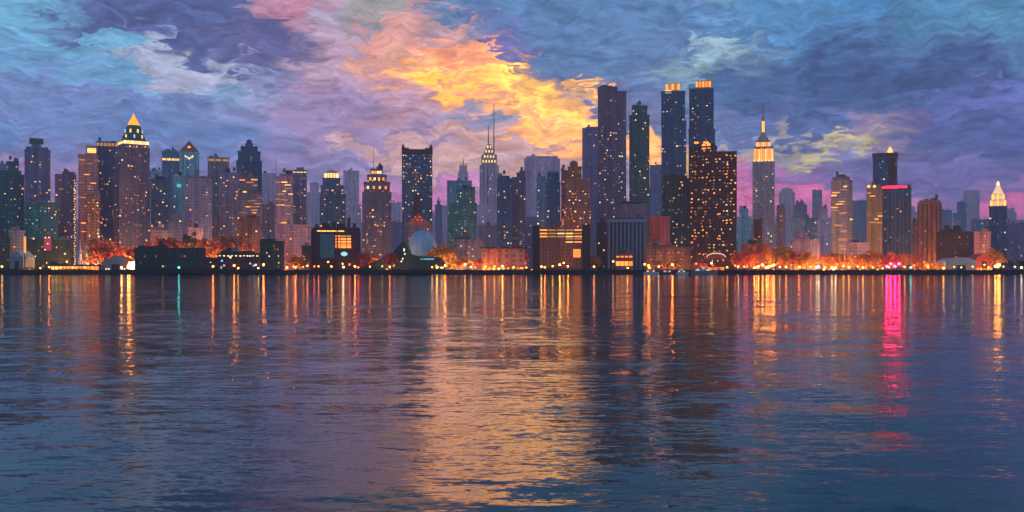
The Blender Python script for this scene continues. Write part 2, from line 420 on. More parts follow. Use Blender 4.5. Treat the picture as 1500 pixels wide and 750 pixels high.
# sail tents
for (q0, q1, yt, lab) in ((113, 122, 346, 'taller of two white peaked sail tents beside the lit mast'), (121, 131, 352, 'lower of two white peaked sail tents beside the lit mast')):
    D = 1262; xc = wx((q0 + q1) / 2, D); hw = (q1 - q0) / 2 / F * D; zt = wz(yt, D) - GZ
    p = thing('sail_tent', lab, 'tent', (xc, D, GZ), 0, 'white sail tents'); FOOT.append(corners(xc, D, hw, hw, 0))
    prof = [(hw * 1.02 - .1, 5.5), (hw * .55, 5.5 + (zt - 5.5) * .3), (hw * .22, 5.5 + (zt - 5.5) * .66), (.15, zt)]
    MB().lathe(prof, 8, a0=.4).obj('canopy', M['white'], p)
    MB().tube((0, 0, 0), (0, 0, zt + 1.5), .3).obj('pole', M['steel'], p)
    for k in range(4): MB().tube((hw * .68 * math.cos(k * 1.57 + .78), hw * .68 * math.sin(k * 1.57 + .78), 0), (hw * .68 * math.cos(k * 1.57 + .78), hw * .68 * math.sin(k * 1.57 + .78), 6.4), .2).obj('leg', M['steel'], p)

def shed(label, q0, q1, ye, yr, D, wall, roof, cat='shed', name='shed', dep=30, arch=False):
    xc = wx((q0 + q1) / 2, D); hw = (q1 - q0) / 2 / F * D; ze, zr = wz(ye, D) - GZ, wz(yr, D) - GZ
    p = thing(name, label, cat, (xc, D + dep / 2, GZ)); FOOT.append(corners(xc, D + dep / 2, hw + 1, dep / 2 + 1, 0))
    MB().box(-hw, hw, -dep / 2, dep / 2, 0, ze).obj('wall', wall, p)
    if arch:
        n = 14; poly = [(-(hw + .6) * math.cos(math.pi * k / n), ze + (zr - ze) * math.sin(math.pi * k / n)) for k in range(n, -1, -1)]
        poly = [( (hw + .6) * math.cos(math.pi * k / n), ze + .01 + (zr - ze) * math.sin(math.pi * k / n)) for k in range(n + 1)]
    else: poly = [(-hw - .8, ze + .01), (hw + .8, ze + .01), (0, zr)]
    MB().prism(poly, -dep / 2 - .8, dep / 2 + .8).obj('roof', roof, p)
    mb = MB().box(-hw * .3, hw * .3, -dep / 2 - .15, -dep / 2 - .02, .1, ze * .75); mb.obj('door', M['dark'], p)
    p['hw'] = hw; return p, hw, ze, zr, dep
shed('small blue gabled shed on the shore beside the orange lantern column', 15, 34, 377, 367, 1248, M['bluegrey'], M['blueroof'])
b = B('low dark teal block at the very edge of the skyline by the blue shed', [(-14, 13, 349), (-14, 6, 344)], 1275, 'forest', 'low_block', 'building', ratio=.6).windows(6, 'w')
b = B('dim grey gabled quay building with pale wall behind the blue shed', [(14, 36, 338)], 1300, 'grey', 'low_block', 'building', ratio=.5).windows(5, 'a')
b = B('low dark green block behind the red billboard', [(42, 100, 352)], 1300, 'forest', 'low_block', 'building', ratio=.4).windows(12, 'w')
p, hw, ze, zr, dep = shed('long grey flat pitched pier shed between the orange pavilion and the dark green terminal', 150, 188, 383, 374, 1224, M['steel'], M['steel'], dep=26)
for k in range(4): inst('window', WINME, E[random.choice(['gold', 'cream'])], p, (hw * (-.7 + .2 * k if k < 2 else .5 + .2 * (k - 2)), -dep / 2, 3.4), (1.8, .3, 1.8))
b = B('long dark green pier terminal with a stepped flat roof and hardly any lights', [(201, 318, 378), (201, 300, 364), (206, 246, 361)], 1216, 'forest', 'pier_terminal', 'terminal', ratio=.28, sep=1)
b.windows(9, 'w', size=(1.6, 1.6))
mb = MB()
for q in range(204, 316, 8): mb.box(lx(b, q) - .5, lx(b, q) + .5, -b.tiers[0][2] / 2 - .8, -b.tiers[0][2] / 2 - .02, 0, b.tiers[0][4] - .5)
mb.obj('buttress', M['dark'], b.root)
b = B('plain black cube block with a flat roof just behind the dark green terminal', [(268, 287, 350)], 1290, 'black', 'low_block', 'building').roofbox(270, 276, 347, M['roof'])
b = B('long dark pier building with a row of small white lights under its roof', [(320, 379, 372), (324, 372, 369)], 1216, 'black', 'pier_building', 'building', ratio=.45, sep=1, fixed=True)
for k, q in enumerate((323, 329, 335, 340, 346, 352, 357, 362, 366, 370, 376)):
    inst('window', WINME, E['cream'], b.root, (lx(b, q), -b.tiers[0][2] / 2, b.zpy(373.6 + (k % 3) * .3) - .5), (2.2, .3, 1.8))
for q, y in ((326, 382), (329, 389), (325, 392), (338, 377), (366, 386), (371, 389), (374, 388)):
    inst('window', WINME, E[random.choice(['cream', 'cool'])], b.root, (lx(b, q), -b.tiers[0][2] / 2, b.zpy(y)), (2.2, .3, 2.2))
b = B('dark green block with a pale parapet at the end of the white lit pier building', [(381, 416, 354), (383, 404, 351)], 1232, 'forest', 'low_block', 'building', ratio=.6).windows(9, 'w', size=(1.7, 1.7))
b = B('small blue grey hall with a flat roof between terminal and white lit pier building', [(318, 350, 353)], 1290, 'stone', 'low_block', 'hall', ratio=.5)
for q, y in ((331, 364), (334, 367), (344, 363)): inst('window', WINME, E['red'], b.root, (lx(b, q), -b.tiers[0][2] / 2, b.zpy(y)), (3, .3, 2))
b = B('dark brown squat tower rising behind the white lit pier building', [(348, 383, 326), (351, 380, 319)], 1330, 'brown', 'tower', 'tower', yaw=18).windows(9, 'w')
b = B('small black block just beside the orange lit glass hall', [(442, 456, 361)], 1262, 'black', 'low_block', 'building').windows(3, 'a')

# glass hall with a blue bay and orange floors
b = B('dark framed hall with a blue glass bay and orange lit floors', [(456, 528, 338), (459, 526, 333)], 1278, 'umber', 'glass_hall', 'hall', ratio=.5, cornice=False)
fy = -b.tiers[0][2] / 2
MB().box(lx(b, 469), lx(b, 490), fy - .9, fy - .02, b.zpy(378), b.zpy(343)).obj('glass_bay', plain('blue_bay_glass', (.05, .20, .30), .2, spec=.5), b.root)
mb = MB()
for q in range(470, 491, 4): mb.box(lx(b, q) - .25, lx(b, q) + .25, fy - 1.2, fy - .88, b.zpy(378), b.zpy(343))
mb.obj('mullion', M['dark'], b.root)
for i, (y, c) in enumerate(((346, 'dim'), (350, 'amber'), (354, 'amber'), (358.5, 'orange'), (362, 'amber'))):
    for k in range(3):
        inst('window', WINME, E[c if k else random.choice(['orange', c])], b.root, (lx(b, 495 + 8.2 * k), fy, b.zpy(y)), (6.2, .4, 2.3 if i != 3 else 3.2))
for k in range(6): inst('window', WINME, E['gold'], b.root, (lx(b, 468 + k * 6.6), fy, b.zpy(338.5)), (5.2, .4, 1.5))
mb = MB()
for q in (458, 462, 494, 515, 526): mb.box(lx(b, q) - .9, lx(b, q) + .9, fy - 1.6, fy - .02, 0, b.zpy(335))
mb.obj('pier_frame', M['dark'], b.root)
mb = MB()
for q, hgt in ((464, 4), (474, 6), (481, 4), (489, 7), (504, 5), (511, 13), (519, 6)): mb.box(lx(b, q) - 2, lx(b, q) + 2, -3, 3, b.top[4] - .3, b.top[4] + hgt)
mb.obj('rooftop_unit', M['roof'], b.root)
inst('light_bulb', BULB, emit('round_sign_blue', (.35, .75, .85), 1.2), b.root, (lx(b, 504), fy - 1.6, b.zpy(372)), (6, 1, 4))

# blue dome and the dark halls before it
D = 1276; x0 = wx(617, D); rr = 24 / F * D; zt = wz(336, D) - GZ; zb = wz(379, D) - GZ
p = thing('blue_dome', 'smooth blue dome standing above the dark sloping hall on the shore', 'dome', (x0, D + rr, GZ)); FOOT.append(corners(x0, D + rr, rr + 1, rr + 1, 0))
MB().lathe([(rr * 1.03, 0), (rr * 1.03, zb)], 32).obj('drum', M['dark'], p)
prof = [(rr * math.cos(t) ** .8 if t < 1.5 else .3, zb + .02 + (zt - zb) * math.sin(t)) for t in [k * math.pi / 2 / 12 for k in range(13)]]
dm_ = MB().lathe(prof, 32).obj('dome', M['bluedome'], p, smooth=True)
mb = MB()
for k in range(16):
    a = k * math.pi / 8 + .1
    for i in range(11):
        (r0, z0), (r1, z1) = prof[i], prof[i + 1]
        mb.tube((r0 * math.cos(a), r0 * math.sin(a), z0), (r1 * math.cos(a), r1 * math.sin(a), z1), .22, n=4)
mb.obj('rib', M['steel'], dm_)
D = 1222; xc = wx(586, D); m_ = D / F
def zl(y): return wz(y, D) - GZ
p = thing('sloping_hall', 'dark long hall with a roof sweeping up to a point beside the blue dome', 'hall', (xc, D, GZ)); FOOT.append(corners(xc, D + 13, 66 * m_, 14, 0))
q = lambda px: (px - 586) * m_
poly = [(q(520), 0), (q(652), 0), (q(651), zl(386)), (q(644), zl(377)), (q(628), zl(376)), (q(612), zl(375)), (q(600), zl(372)), (q(596), zl(358)), (q(592), zl(352)), (q(588), zl(355)), (q(580), zl(364)), (q(572), zl(374)), (q(556), zl(380)), (q(536), zl(388)), (q(520), zl(393))]
MB().prism(poly, 0, 26).obj('wall', PAL['forest'], p)
for k in range(7): inst('window', WINME, E['teal'], p, (q(617 + k * 2.9), 0, zl(379.5)), (2.2, .3, 1.6 if k > 1 else .9))
for px, y in ((577, 389), (590, 379), (592, 366), (593, 372), (588, 383), (639, 389), (642, 391), (560, 390)):
    inst('window', WINME, E['cream' if px < 600 else 'gold'], p, (q(px), 0, zl(y)), (1.7, .3, 1.8 if y != 366 else 3.4))
b = B('dark block with scattered white lights behind the shore lamps beside the teal tower', [(664, 709, 352), (666, 690, 347)], 1285, 'plum', 'low_block', 'building', ratio=.5).windows(11, 'l')
# terracotta hall
b = B('low pinkish terracotta hall under an overhanging flat roof', [(706, 769, 364)], 1246, 'terra', 'terracotta_hall', 'hall', ratio=.4, cornice=False)
o, w, d, z0, z1 = b.top
MB().box(-w / 2 - 2.5, w / 2 + 2.5, -d / 2 - 3, d / 2 + 2, z1, z1 + 1.6).obj('roof', M['quay'], b.root)
for k in range(9): inst('window', WINME, E[random.choice(['amber', 'gold', 'orange'])], b.root, (-w / 2 + w * (k + .5) / 9, -d / 2, 3.2), (3.4, .3, 3.4))
# hall with golden bands
b = B('brown hall with gold lit floor bands between two dark end towers', [(790, 853, 334)], 1262, 'rust', 'banded_hall', 'hall', ratio=.55, fixed=False)
o, w, d, z0, z1 = b.top; fy = -d / 2
for i, y in enumerate((337, 342, 346.5, 350, 354.5)):
    for k in range(5):
        if i > 2 and k < 3: continue
        inst('window', WINME, E[random.choice(['dim', 'amber', 'dim', 'gold'])], b.root, (-w / 2 + w * (k + .5) / 5, fy, b.zpy(y)), (w / 5 * .86, .5, 1.5 if i < 3 else 1.2))
inst('window', WINME, E['orange'], b.root, (lx(b, 845), fy, b.zpy(371)), (9, .3, 10))
MB().box(-w / 2 - 8.4, -w / 2 - .02, fy - 1, d / 2, 0, z1 + 3).obj('end_tower', PAL['black'], b.root)
MB().box(w / 2 + .02, w / 2 + 10, fy - 1, d / 2, 0, z1 + 4).obj('end_tower', PAL['black'], b.root)
MB().box(lx(b, 823), lx(b, 826), -2, 2, z1, b.zpy(321)).obj('chimney', emit('chimney_glow', (1, .25, .04), .6), b.root)  # the chimney itself glows; orange light put into its surface
b = B('narrow black block between the gold banded hall and the ribbed blue building', [(874, 889, 327)], 1300, 'black', 'low_block', 'building').windows(4, 'w')
# ribbed building
b = B('dark blue temple like building ribbed with tall columns', [(890, 946, 324), (893, 943, 319)], 1290, 'navy', 'ribbed_building', 'building', ratio=.6)
o, w, d, z0, z1 = b.tiers[0]; fy = -d / 2
mb = MB(); mb2 = MB()
for k in range(10): MB().lathe([(1.5, 0), (1.25, 2), (1.1, b.zpy(327)), (1.5, b.zpy(326))], 8, -w / 2 + 2 + (w - 4) * k / 9, fy - 2).obj('column', M['bluegrey'], b.root)
MB().box(-w / 2 - 1, w / 2 + 1, fy - 4.2, fy - .6, b.zpy(326) + .02, b.zpy(321)).obj('entablature', M['bluegrey'], b.root)
b.windows(7, 'c', size=(1.8, 1.8), tiers=[0], zhi=.4)
b = B('dark brown block with a low crown behind the ribbed blue building', [(900, 949, 300)], 1400, 'plum', 'low_block', 'building', ratio=.4).windows(10, 'w').roofbox(905, 940, 296, M['roof'])
# kiosk
D = 1222; b = B('two storey kiosk lit bright orange at the foot of the ribbed building', [(902, 927, 372)], 1226, 'brown', 'kiosk', 'kiosk', ratio=.4, sep=1)
o, w, d, z0, z1 = b.top
for k in range(4):
    inst('window', WINME, E['amber' if k < 3 else 'orange'], b.root, (-w / 2 + w * (k + .5) / 4, -d / 2, b.zpy(386)), (w / 4 * .85, .3, 5.5))
    inst('window', WINME, E['orange'], b.root, (-w / 2 + w * (k + .5) / 4, -d / 2, b.zpy(376)), (w / 4 * .7, .3, 1.8))
MB().box(-w / 2 - 1, w / 2 + 1, -d / 2 - 2.5, -d / 2 - .2, b.zpy(381), b.zpy(380)).obj('awning', M['redcanvas'], b.root)
b = B('plain red brick block with a blank front between ribbed building and black green tower', [(952, 981, 318)], 1330, 'brick', 'brick_block', 'building', ratio=.6, cornice=True)
b = B('low brown podium with a flat terrace below the red brick block', [(946, 1012, 363), (948, 990, 360)], 1262, 'brown', 'podium', 'building', ratio=.4).windows(14, 'r', size=(2, 1.8))
# arched canopy
D = 1226; xc = wx(1049, D); hw = 14 * D / F; zc = wz(379, D) - GZ; zt = wz(371, D) - GZ
p = thing('arched_canopy', 'arched canopy with a glowing white rim before the brown tower', 'canopy', (xc, D, GZ)); FOOT.append(corners(xc, D + 8, hw + 1, 9, 0))
for x in (-1, -.33, .33, 1): MB().tube((x * hw * .95, 1, 0), (x * hw * .95, 1, zc), .35).obj('post', M['dark'], p)
n = 16; arc = [(hw * math.cos(math.pi * k / n), zc + (zt - zc) * math.sin(math.pi * k / n) ** .7) for k in range(n + 1)]
MB().prism(arc, 0, 16).obj('roof', M['redcanvas'], p)
mb = MB()
for k in range(1, n - 1): mb.tube((arc[k][0], -.4, arc[k][1]), (arc[k + 1][0], -.4, arc[k + 1][1]), .55)
mb.obj('lit_rim', emit('rim_light', (1, .62, .42), 1.2), p)
for k in range(6): inst('window', WINME, E[random.choice(['amber', 'orange'])], p, (hw * (-.75 + .3 * k), 4, 3), (4, .3, 4.4))
# right hand low buildings
p, hw, ze, zr, dep = shed('long low shed with an arched pale blue roof before the black block', 1386, 1430, 385, 377, 1262, M['bluegrey'], M['blueroof'], dep=30, arch=True)
b = B('squat black block with a jagged roof behind the arched blue shed', [(1374, 1424, 340), (1378, 1410, 337)], 1310, 'black', 'low_block', 'building', yaw=-14, ratio=.6).windows(8, 'a', size=(1.5, 1.5)).roofbox(1390, 1394, 334, M['roof']).roofbox(1402, 1407, 333, M['roof'], 'stair_head')
p, hw, ze, zr, dep = shed('low red roofed market hall beside the arched blue shed', 1430, 1454, 378, 371, 1270, M['redcanvas'], M['redcanvas'], dep=24, name='market_hall', cat='hall')
for k in range(5): inst('window', WINME, E[random.choice(['orange', 'red', 'amber'])], p, (hw * (-.8 + .4 * k), -dep / 2, 3.2), (2.4, .3, 3))
b = B('dusky rose block behind the market hall and the tall orange tree', [(1428, 1450, 340)], 1420, 'rose', 'low_block', 'building').windows(6, 'a')
b = B('low mauve apartment block amid orange trees below the hazy blue towers', [(1158, 1200, 352), (1162, 1186, 348)], 1330, 'mauve', 'low_block', 'building', ratio=.5).windows(10, 'w')
b = B('low dark rose warehouse behind the lamps near the gold crowned spire tower', [(1086, 1128, 358)], 1300, 'rust', 'low_block', 'building', ratio=.5).windows(12, 'r')
b = B('low rose grey block between banded grey tower and the red strip tower', [(1240, 1272, 356)], 1330, 'mauve', 'low_block', 'building', ratio=.5).windows(6, 'w')

# ------------------------------------------------------------------ towers
def pyramid(b, y0, y1, mat, name='pyramid_roof', over=1.0, tier=None, cap=.02, yb=0):
    o, w, d, z0, z1 = b.top if tier is None else b.tiers[tier]
    MB().frustum(o, 0, z1 + .95 + yb, b.zpy(y1), w * over, d * over, w * cap, d * cap).obj(name, mat, b.root); return b
def fins(b, n, tier=0, mat=None, out=.7, ww=.5):
    o, w, d, z0, z1 = b.tiers[tier]; mb = MB()
    for k in range(n + 1):
        x = o - w / 2 + w * k / n; mb.box(x - ww / 2, x + ww / 2, -d / 2 - out, -d / 2 - .02, z0, z1 - 1.7)
    mb.obj('fin', mat or b.body.material_slots[0].material, b.root); return b
def ledges(b, n, tier=0, mat=None):
    o, w, d, z0, z1 = b.tiers[tier]; mb = MB()
    for k in range(1, n): z = z0 + (z1 - z0) * k / n; mb.box(o - w / 2 - .35, o + w / 2 + .35, -d / 2 - .35, d / 2 + .35, z - .5, z + .5)
    mb.obj('floor_ledge', mat or b.body.material_slots[0].material, b.root); return b
def gilt(b, tier, y0, y1, mat='gold', n=5):
    """a row of lit openings round the head of a tier"""
    o, w, d, z0, z1 = b.tiers[tier]
    for k in range(n):
        inst('window', WINME, E[mat], b.root, (o - w / 2 + w * (k + .5) / n, -d / 2, (b.zpy(y0) + b.zpy(y1)) / 2), (w / n * .8, .8, abs(b.zpy(y1) - b.zpy(y0))))
    return b
G1, G2 = 1430, 1560
# --- the big brown block and the glass towers about it
b = B('broad dark brown slab tower crowded with small lit windows', [(1011, 1078, 223), (1011, 1050, 214)], 1400, 'umber', yaw=0, ratio=.35)
b.windows(185, 'w', size=(2.4, 1.9), bay=4.6, floor=4.2); fins(b, 12, 0, out=.9, ww=.9)
b.roofbox(1022, 1048, 209, PAL['umber']); b.antenna(1012, 200, .5)
for q_, y in ((1031, 214), (1038, 213)): inst('window', WINME, E['amber'], b.root, (lx(b, q_), -b.top[2] / 2, b.zpy(y)), (5, .6, 7))
b = B('black green lower tower in front of the first glass tower, white lights up one edge', [(971, 1010, 262), (973, 1006, 258)], 1420, 'forest', ratio=.5).windows(44, 'm', bay=3.6)
b = B('tall navy glass tower with a square gold lit cap, before the pale burst of cloud', [(969, 1005, 178), (969, 1003, 134)], 1500, 'navy', ratio=.8).windows(70, 'm', size=(2.4, 2), bay=3.2)
fins(b, 9, 1); b.roofbox(975, 996, 121, M['gold_roof'], 'crown')
o, w, d, z0, z1 = b.top
for k in range(5): inst('window', WINME, E['dim' if k % 2 else 'amber'], b.root, (lx(b, 977 + k * 4.2), -d * .35 - .35, b.zpy(126.5)), (3.2, .3, 9))
inst('window', WINME, E['cream'], b.root, (lx(b, 979), -d / 2, b.zpy(134)), (9, .6, 4))
b = B('tallest navy glass tower with a notched orange lit cap, rising behind the brown slab', [(1009, 1047, 190), (1010, 1045, 130)], 1500, 'navy', ratio=.8).windows(46, 'c', size=(2.4, 2), bay=3.2, zlo=.4)
fins(b, 9, 1); b.roofbox(1019, 1043, 117, M['gold_roof'], 'crown')
o, w, d, z0, z1 = b.top
for k in range(5): inst('window', WINME, E['orange' if k % 2 else 'amber'], b.root, (lx(b, 1021 + k * 4.6), -d * .35 - .35, b.zpy(122.5)), (3.0, .3, 8))
MB().box(lx(b, 1039), lx(b, 1043), -d * .3, -d * .1, z1, b.zpy(112)).obj('rooftop_unit', M['gold_roof'], b.root)
for k in range(4): inst('window', WINME, E['amber'], b.root, (lx(b, 1021 + k * 6.5), -b.tiers[0][2] / 2, b.zpy(209 + (k % 2) * 3)), (8, .8, 3))
b = B('tall slate violet tower with a two level flat top, next to the golden cloud', [(876, 917, 134), (876, 904, 127)], 1480, 'plum', ratio=.7).windows(90, 'm', size=(2.3, 2.0), bay=3.8)
fins(b, 10, 0); ledges(b, 12, 0); b.roofbox(879, 897, 124, M['roof'])
b = B('slim dark tower with a rounded shouldered top between slate violet and gold capped towers', [(922, 951, 169), (926, 948, 155)], 1470, 'teal', ratio=.8).windows(55, 'w', size=(2.2, 2), bay=3.4)
fins(b, 7, 0, PAL['brown']); 
b = B('pale violet tower half hidden by the tall slate violet tower', [(853, 882, 188)], 1640, 'violet', ratio=.8).windows(26, 'w'); fins(b, 6); b.roofbox(858, 876, 185, PAL['violet'])
# --- gold crowned spire tower
b = B('grey stepped tower with a floodlit gold crown and a tall needle spire', [(1101, 1137, 330), (1103, 1134, 237), (1105, 1132, 215), (1108, 1128, 206)], 1560, 'stone', ratio=.8)
fins(b, 8, 1, M['bluegrey']); b.windows(46, 'c', tiers=[0, 1], size=(2.2, 2.4), bay=3.2)
floodlit = emit('painted_floodlight', (1, .24, .06), 2.0)  # crown floodlighting put in as emission on window-named slabs
for t, yb, nn in ((2, 236, 9), (3, 214, 7)):
    o, w, d, z0, z1 = b.tiers[t]
    for k in range(nn):
        x = o - w / 2 + w * (k + .5) / nn
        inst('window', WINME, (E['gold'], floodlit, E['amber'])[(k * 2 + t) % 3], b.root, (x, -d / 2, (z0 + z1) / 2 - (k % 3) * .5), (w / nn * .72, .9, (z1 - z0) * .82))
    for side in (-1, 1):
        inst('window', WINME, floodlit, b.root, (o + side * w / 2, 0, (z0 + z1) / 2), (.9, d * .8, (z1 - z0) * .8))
o, w, d, z0, z1 = b.top
for k in range(6): inst('window', WINME, E['gold'], b.root, (b.tiers[1][0] - b.tiers[1][1] / 2 + b.tiers[1][1] * (k + .5) / 6, -b.tiers[1][2] / 2, b.zpy(236)), (2.4, .9, 5))
MB().lathe([(w * .42, z1), (w * .40, b.zpy(203)), (w * .30, b.zpy(199)), (w * .16, b.zpy(196.5))], 12, o).obj('dome', M['stone'], b.root)
MB().lathe([(3.6, b.zpy(197)), (3.0, b.zpy(178)), (2.2, b.zpy(172)), (1.0, b.zpy(168))], 10, o).obj('mooring_mast', M['stone'], b.root)
for sx in (-1.2, 1.2): inst('window', WINME, E['gold'], b.root, (o + sx, -3.1, b.zpy(184)), (1.6, .9, 17))
MB().tube((o, 0, b.zpy(169)), (o, 0, b.zpy(147)), 1.3, .55).obj('antenna', M['steel'], b.root)
# --- stepped tower with a red strip
b = B('dark olive tower with two round gold lamps on its roof, beside the red strip', [(1270, 1292, 274)], 1460, 'olive', ratio=.9).windows(13, 'y', size=(2.4, 2), band=2.2)
for q_ in (1273, 1281): inst('light_bulb', BULB, E['gold'], b.root, (lx(b, q_), -b.top[2] / 2 - .6, b.zpy(273)), (3, 1.5, 3))
b = B('dark blue tower with a black roof slab and glowing red strip across its shoulders', [(1279, 1333, 276), (1279.5, 1332, 272), (1280, 1314, 229)], 1490, 'navy', ratio=.6)
b.windows(30, 'm', tiers=[0], size=(2.2, 2)); b.windows(9, 'c', tiers=[2]); fins(b, 10, 0, M['bluegrey'])
o, w, d, z0, z1 = b.top
MB().frustum(o, 0, z1 + 1, z1 + 6, w + 2, d + 2, w + 1, d + 1).obj('roof_slab', M['roof'], b.root)
MB().box(lx(b, 1303), lx(b, 1311), -d / 2 - 2.4, -d / 2 - .6, 0, b.zpy(231)).obj('lift_shaft', PAL['black'], b.root)
MB().lathe([(3, 0), (4, 3), (2.2, 7), (.3, 10)], 10, lx(b, 1304), 0).obj('beacon', E['gold'], b.root).location.z = z1 + 6
inst('lit_strip', WINME, emit('neon_red', (1, .0014, .007), 45), b.root, (b.tiers[1][0], -b.tiers[1][2] / 2, b.zpy(274)), (b.tiers[1][1] * .8, 1.2, 2.0))
b = B('dark navy tower close behind the red strip tower, stepped to one side', [(1313, 1334, 280)], 1600, 'navy').windows(14, 'c')
b = B('grey tower banded with rows of yellow lit windows, standing apart on the pink horizon', [(1218, 1248, 264), (1220, 1244, 259)], 1450, 'grey', yaw=-22, ratio=.8)
b.windows(30, 'y', size=(2.6, 1.9), band=3.2, tiers=[0]); b.roofbox(1226, 1240, 256, M['roof'])
b = B('plain reddish brown tower with a notched top beside the black block', [(1346, 1377, 297), (1348, 1375, 294)], 1440, 'brown', ratio=.8).windows(8, 'a', zhi=.6); fins(b, 5, 0, PAL['umber'], 1.4, 1.6); b.roofbox(1354, 1360, 291, PAL['brown'])
b = B('narrow rose brown block squeezed between red strip tower and plain brown tower', [(1336, 1346, 326)], 1520, 'rose').windows(4, 'a')
# --- cream lit pointed tower
b = B('slim blue tower with a floodlit cream pointed top, near the edge of the skyline', [(1450, 1474, 303)], 1520, 'navy', ratio=.9).windows(14, 'c')
o, w, d, z0, z1 = b.top; cr = emit('painted_floodlight_cream', (1, .60, .34), 1.1)  # floodlighting of the cream top put in as emission
FL = plain('cream_stone', (.62, .50, .42), .7)
pts = [(w * .92, z1 + .95, b.zpy(293)), (w * .74, b.zpy(293), b.zpy(284))]
for ww, za, zb in pts:
    MB().box(o - ww / 2, o + ww / 2, -ww / 2, ww / 2, za, zb - .02).obj('crown', FL, b.root)
    for k in range(5): inst('window', WINME, cr if k % 2 else E['gold'], b.root, (o - ww / 2 + ww * (k + .5) / 5, -ww / 2, (za + zb) / 2), (ww / 5 * .8, .8, (zb - za) * .85))
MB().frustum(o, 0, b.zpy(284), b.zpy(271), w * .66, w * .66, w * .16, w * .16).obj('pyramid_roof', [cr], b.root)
MB().lathe([(w * .10, b.zpy(271)), (w * .10, b.zpy(268)), (.2, b.zpy(264))], 8, o).obj('lantern', E['cream'], b.root)

# --- gold pyramid tower (left group)
b = B('brown grey tower with an octagonal green crown and a glowing gold pyramid point', [(167, 219, 250), (170, 218, 216), (174, 217, 206)], 1440, 'plum', yaw=16, ratio=.7)
b.windows(80, 'w', size=(2.3, 2), bay=3.6); ledges(b, 8, 0)
o, w, d, z0, z1 = b.top
for k in range(7): inst('window', WINME, E['gold' if k % 2 else 'cream'], b.root, (o - w / 2 + w * (k + .5) / 7, -d / 2 - .3, b.zpy(207.5)), (w / 7 * .9, 1, 4.5))
for k in range(4): inst('window', WINME, E['gold'], b.root, (o - w / 2 - .2, -d / 2 + d * (k + .5) / 4, b.zpy(208)), (1, d / 4 * .8, 3.5))
for k in range(4): inst('window', WINME, emit('glow_red', (1, .13, .02), .75) if k % 2 else E['dim'], b.root, (o - w * .36 + k * w * .13, -d / 2 - .3, b.zpy(222)), (w * .10, .9, 15))
r0 = w * .47
MB().lathe([(r0, z1 + 1), (r0 * .86, b.zpy(196)), (r0 * .80, b.zpy(195)), (r0 * .52, b.zpy(181))], 8, o, a0=.39).obj('crown', M['copper'], b.root)
for k in range(8):
    a = -math.pi / 2 + (k - 3.5) * .42; rr_ = r0 * (.86 if k % 2 else .72)
    inst('window', WINME, E[random.choice(['cool', 'gold', 'teal'])], b.root, (o + rr_ * math.cos(a), rr_ * math.sin(a), b.zpy(198.5 if k % 2 else 190)), (2.2, .8, 5), a + math.pi / 2)
MB().lathe([(r0 * .50, b.zpy(181)), (r0 * .46, b.zpy(179)), (r0 * .06, b.zpy(166)), (.1, b.zpy(162))], 8, o, a0=.39).obj('pyramid_roof', emit('gilded_roof_glow', (1, .28, .008), 2.3), b.root)  # light on the gilded point put in as emission
b = B('dark blue flat tower with a gold lit top band, beside the gold pyramid tower', [(142, 172, 208)], 1560, 'navy', ratio=.8).windows(48, 'w', bay=3.2); gilt(b, 0, 209, 214, 'dim', 6); fins(b, 7)
b = B('pinkish brown tower with a small gold lit penthouse, third behind the lit mast', [(116, 143, 227)], 1500, 'rose', ratio=.8).windows(46, 'y', size=(2.4, 1.8), band=2); b.roofbox(126, 141, 213, M['bluegrey'], 'penthouse')
inst('window', WINME, E['gold'], b.root, (lx(b, 134), -b.top[2] * .35 - .3, b.zpy(220)), (12, .6, 7)); ledges(b, 9)
b = B('low brown tower with many lights at the foot of the gold banded blue tower', [(128, 146, 285)], 1420, 'brown').windows(30, 'w')
b = B('dim mauve tower with a stepped top just behind the lit mast', [(82, 110, 256), (92, 108, 252)], 1450, 'plum', ratio=.8).windows(34, 'w', bay=3.6)
fins(b, 6); b.antenna(97, 246, .8)
b = B('dark teal block at the foot of the capped grey violet tower', [(38, 82, 297)], 1400, 'teal', ratio=.5).windows(42, 'm', size=(2.2, 2))
b = B('grey violet tower with a dark overhanging cap at the left of the skyline', [(38, 72, 220), (40, 69, 216)], 1520, 'violet', ratio=.8).windows(46, 'w', bay=3.6)
o, w, d, z0, z1 = b.top
MB().box(lx(b, 47), lx(b, 60), -d * .3, d * .3, z1, b.zpy(209)).obj('penthouse', M['bluegrey'], b.root)
MB().box(lx(b, 44), lx(b, 63), -d * .4, d * .4, b.zpy(209), b.zpy(202)).obj('rooftop_unit', M['copper'], b.root); fins(b, 7)
b = B('blue green tower with a stepped roof at the outer end of the skyline', [(-8, 33, 256), (-4, 29, 250), (10, 26, 236)], 1480, 'teal', ratio=.7).windows(46, 'y', bay=3.6); fins(b, 9)
b = B('pale grey stub of a tower behind the blue green stepped tower', [(-2, 12, 240)], 1700, 'stone').windows(6, 'c')
b = B('dark slate tower with few lights standing right beside the gold pyramid tower', [(222, 247, 263)], 1450, 'navy', ratio=.8).windows(22, 'w'); b.roofbox(227, 240, 260, M['roof'])
b = B('blue glass tower with a flat top beside the brown pyramid roofed tower', [(238, 264, 222)], 1620, 'blue', ratio=.8).windows(18, 'c'); gilt(b, 0, 232, 235, 'gold', 4); fins(b, 6)
b = B('pale blue tower under a brown pyramid roof with a light in its gable', [(263, 291, 223)], 1600, 'cyan', ratio=.9).windows(22, 'c')
pyramid(b, 223, 205, M['tile']); fins(b, 5, 0, M['bluegrey'])
inst('light_bulb', BULB, E['amber'], b.root, (b.top[0], -b.top[2] * .32, b.zpy(215)), (4, 1.5, 3))
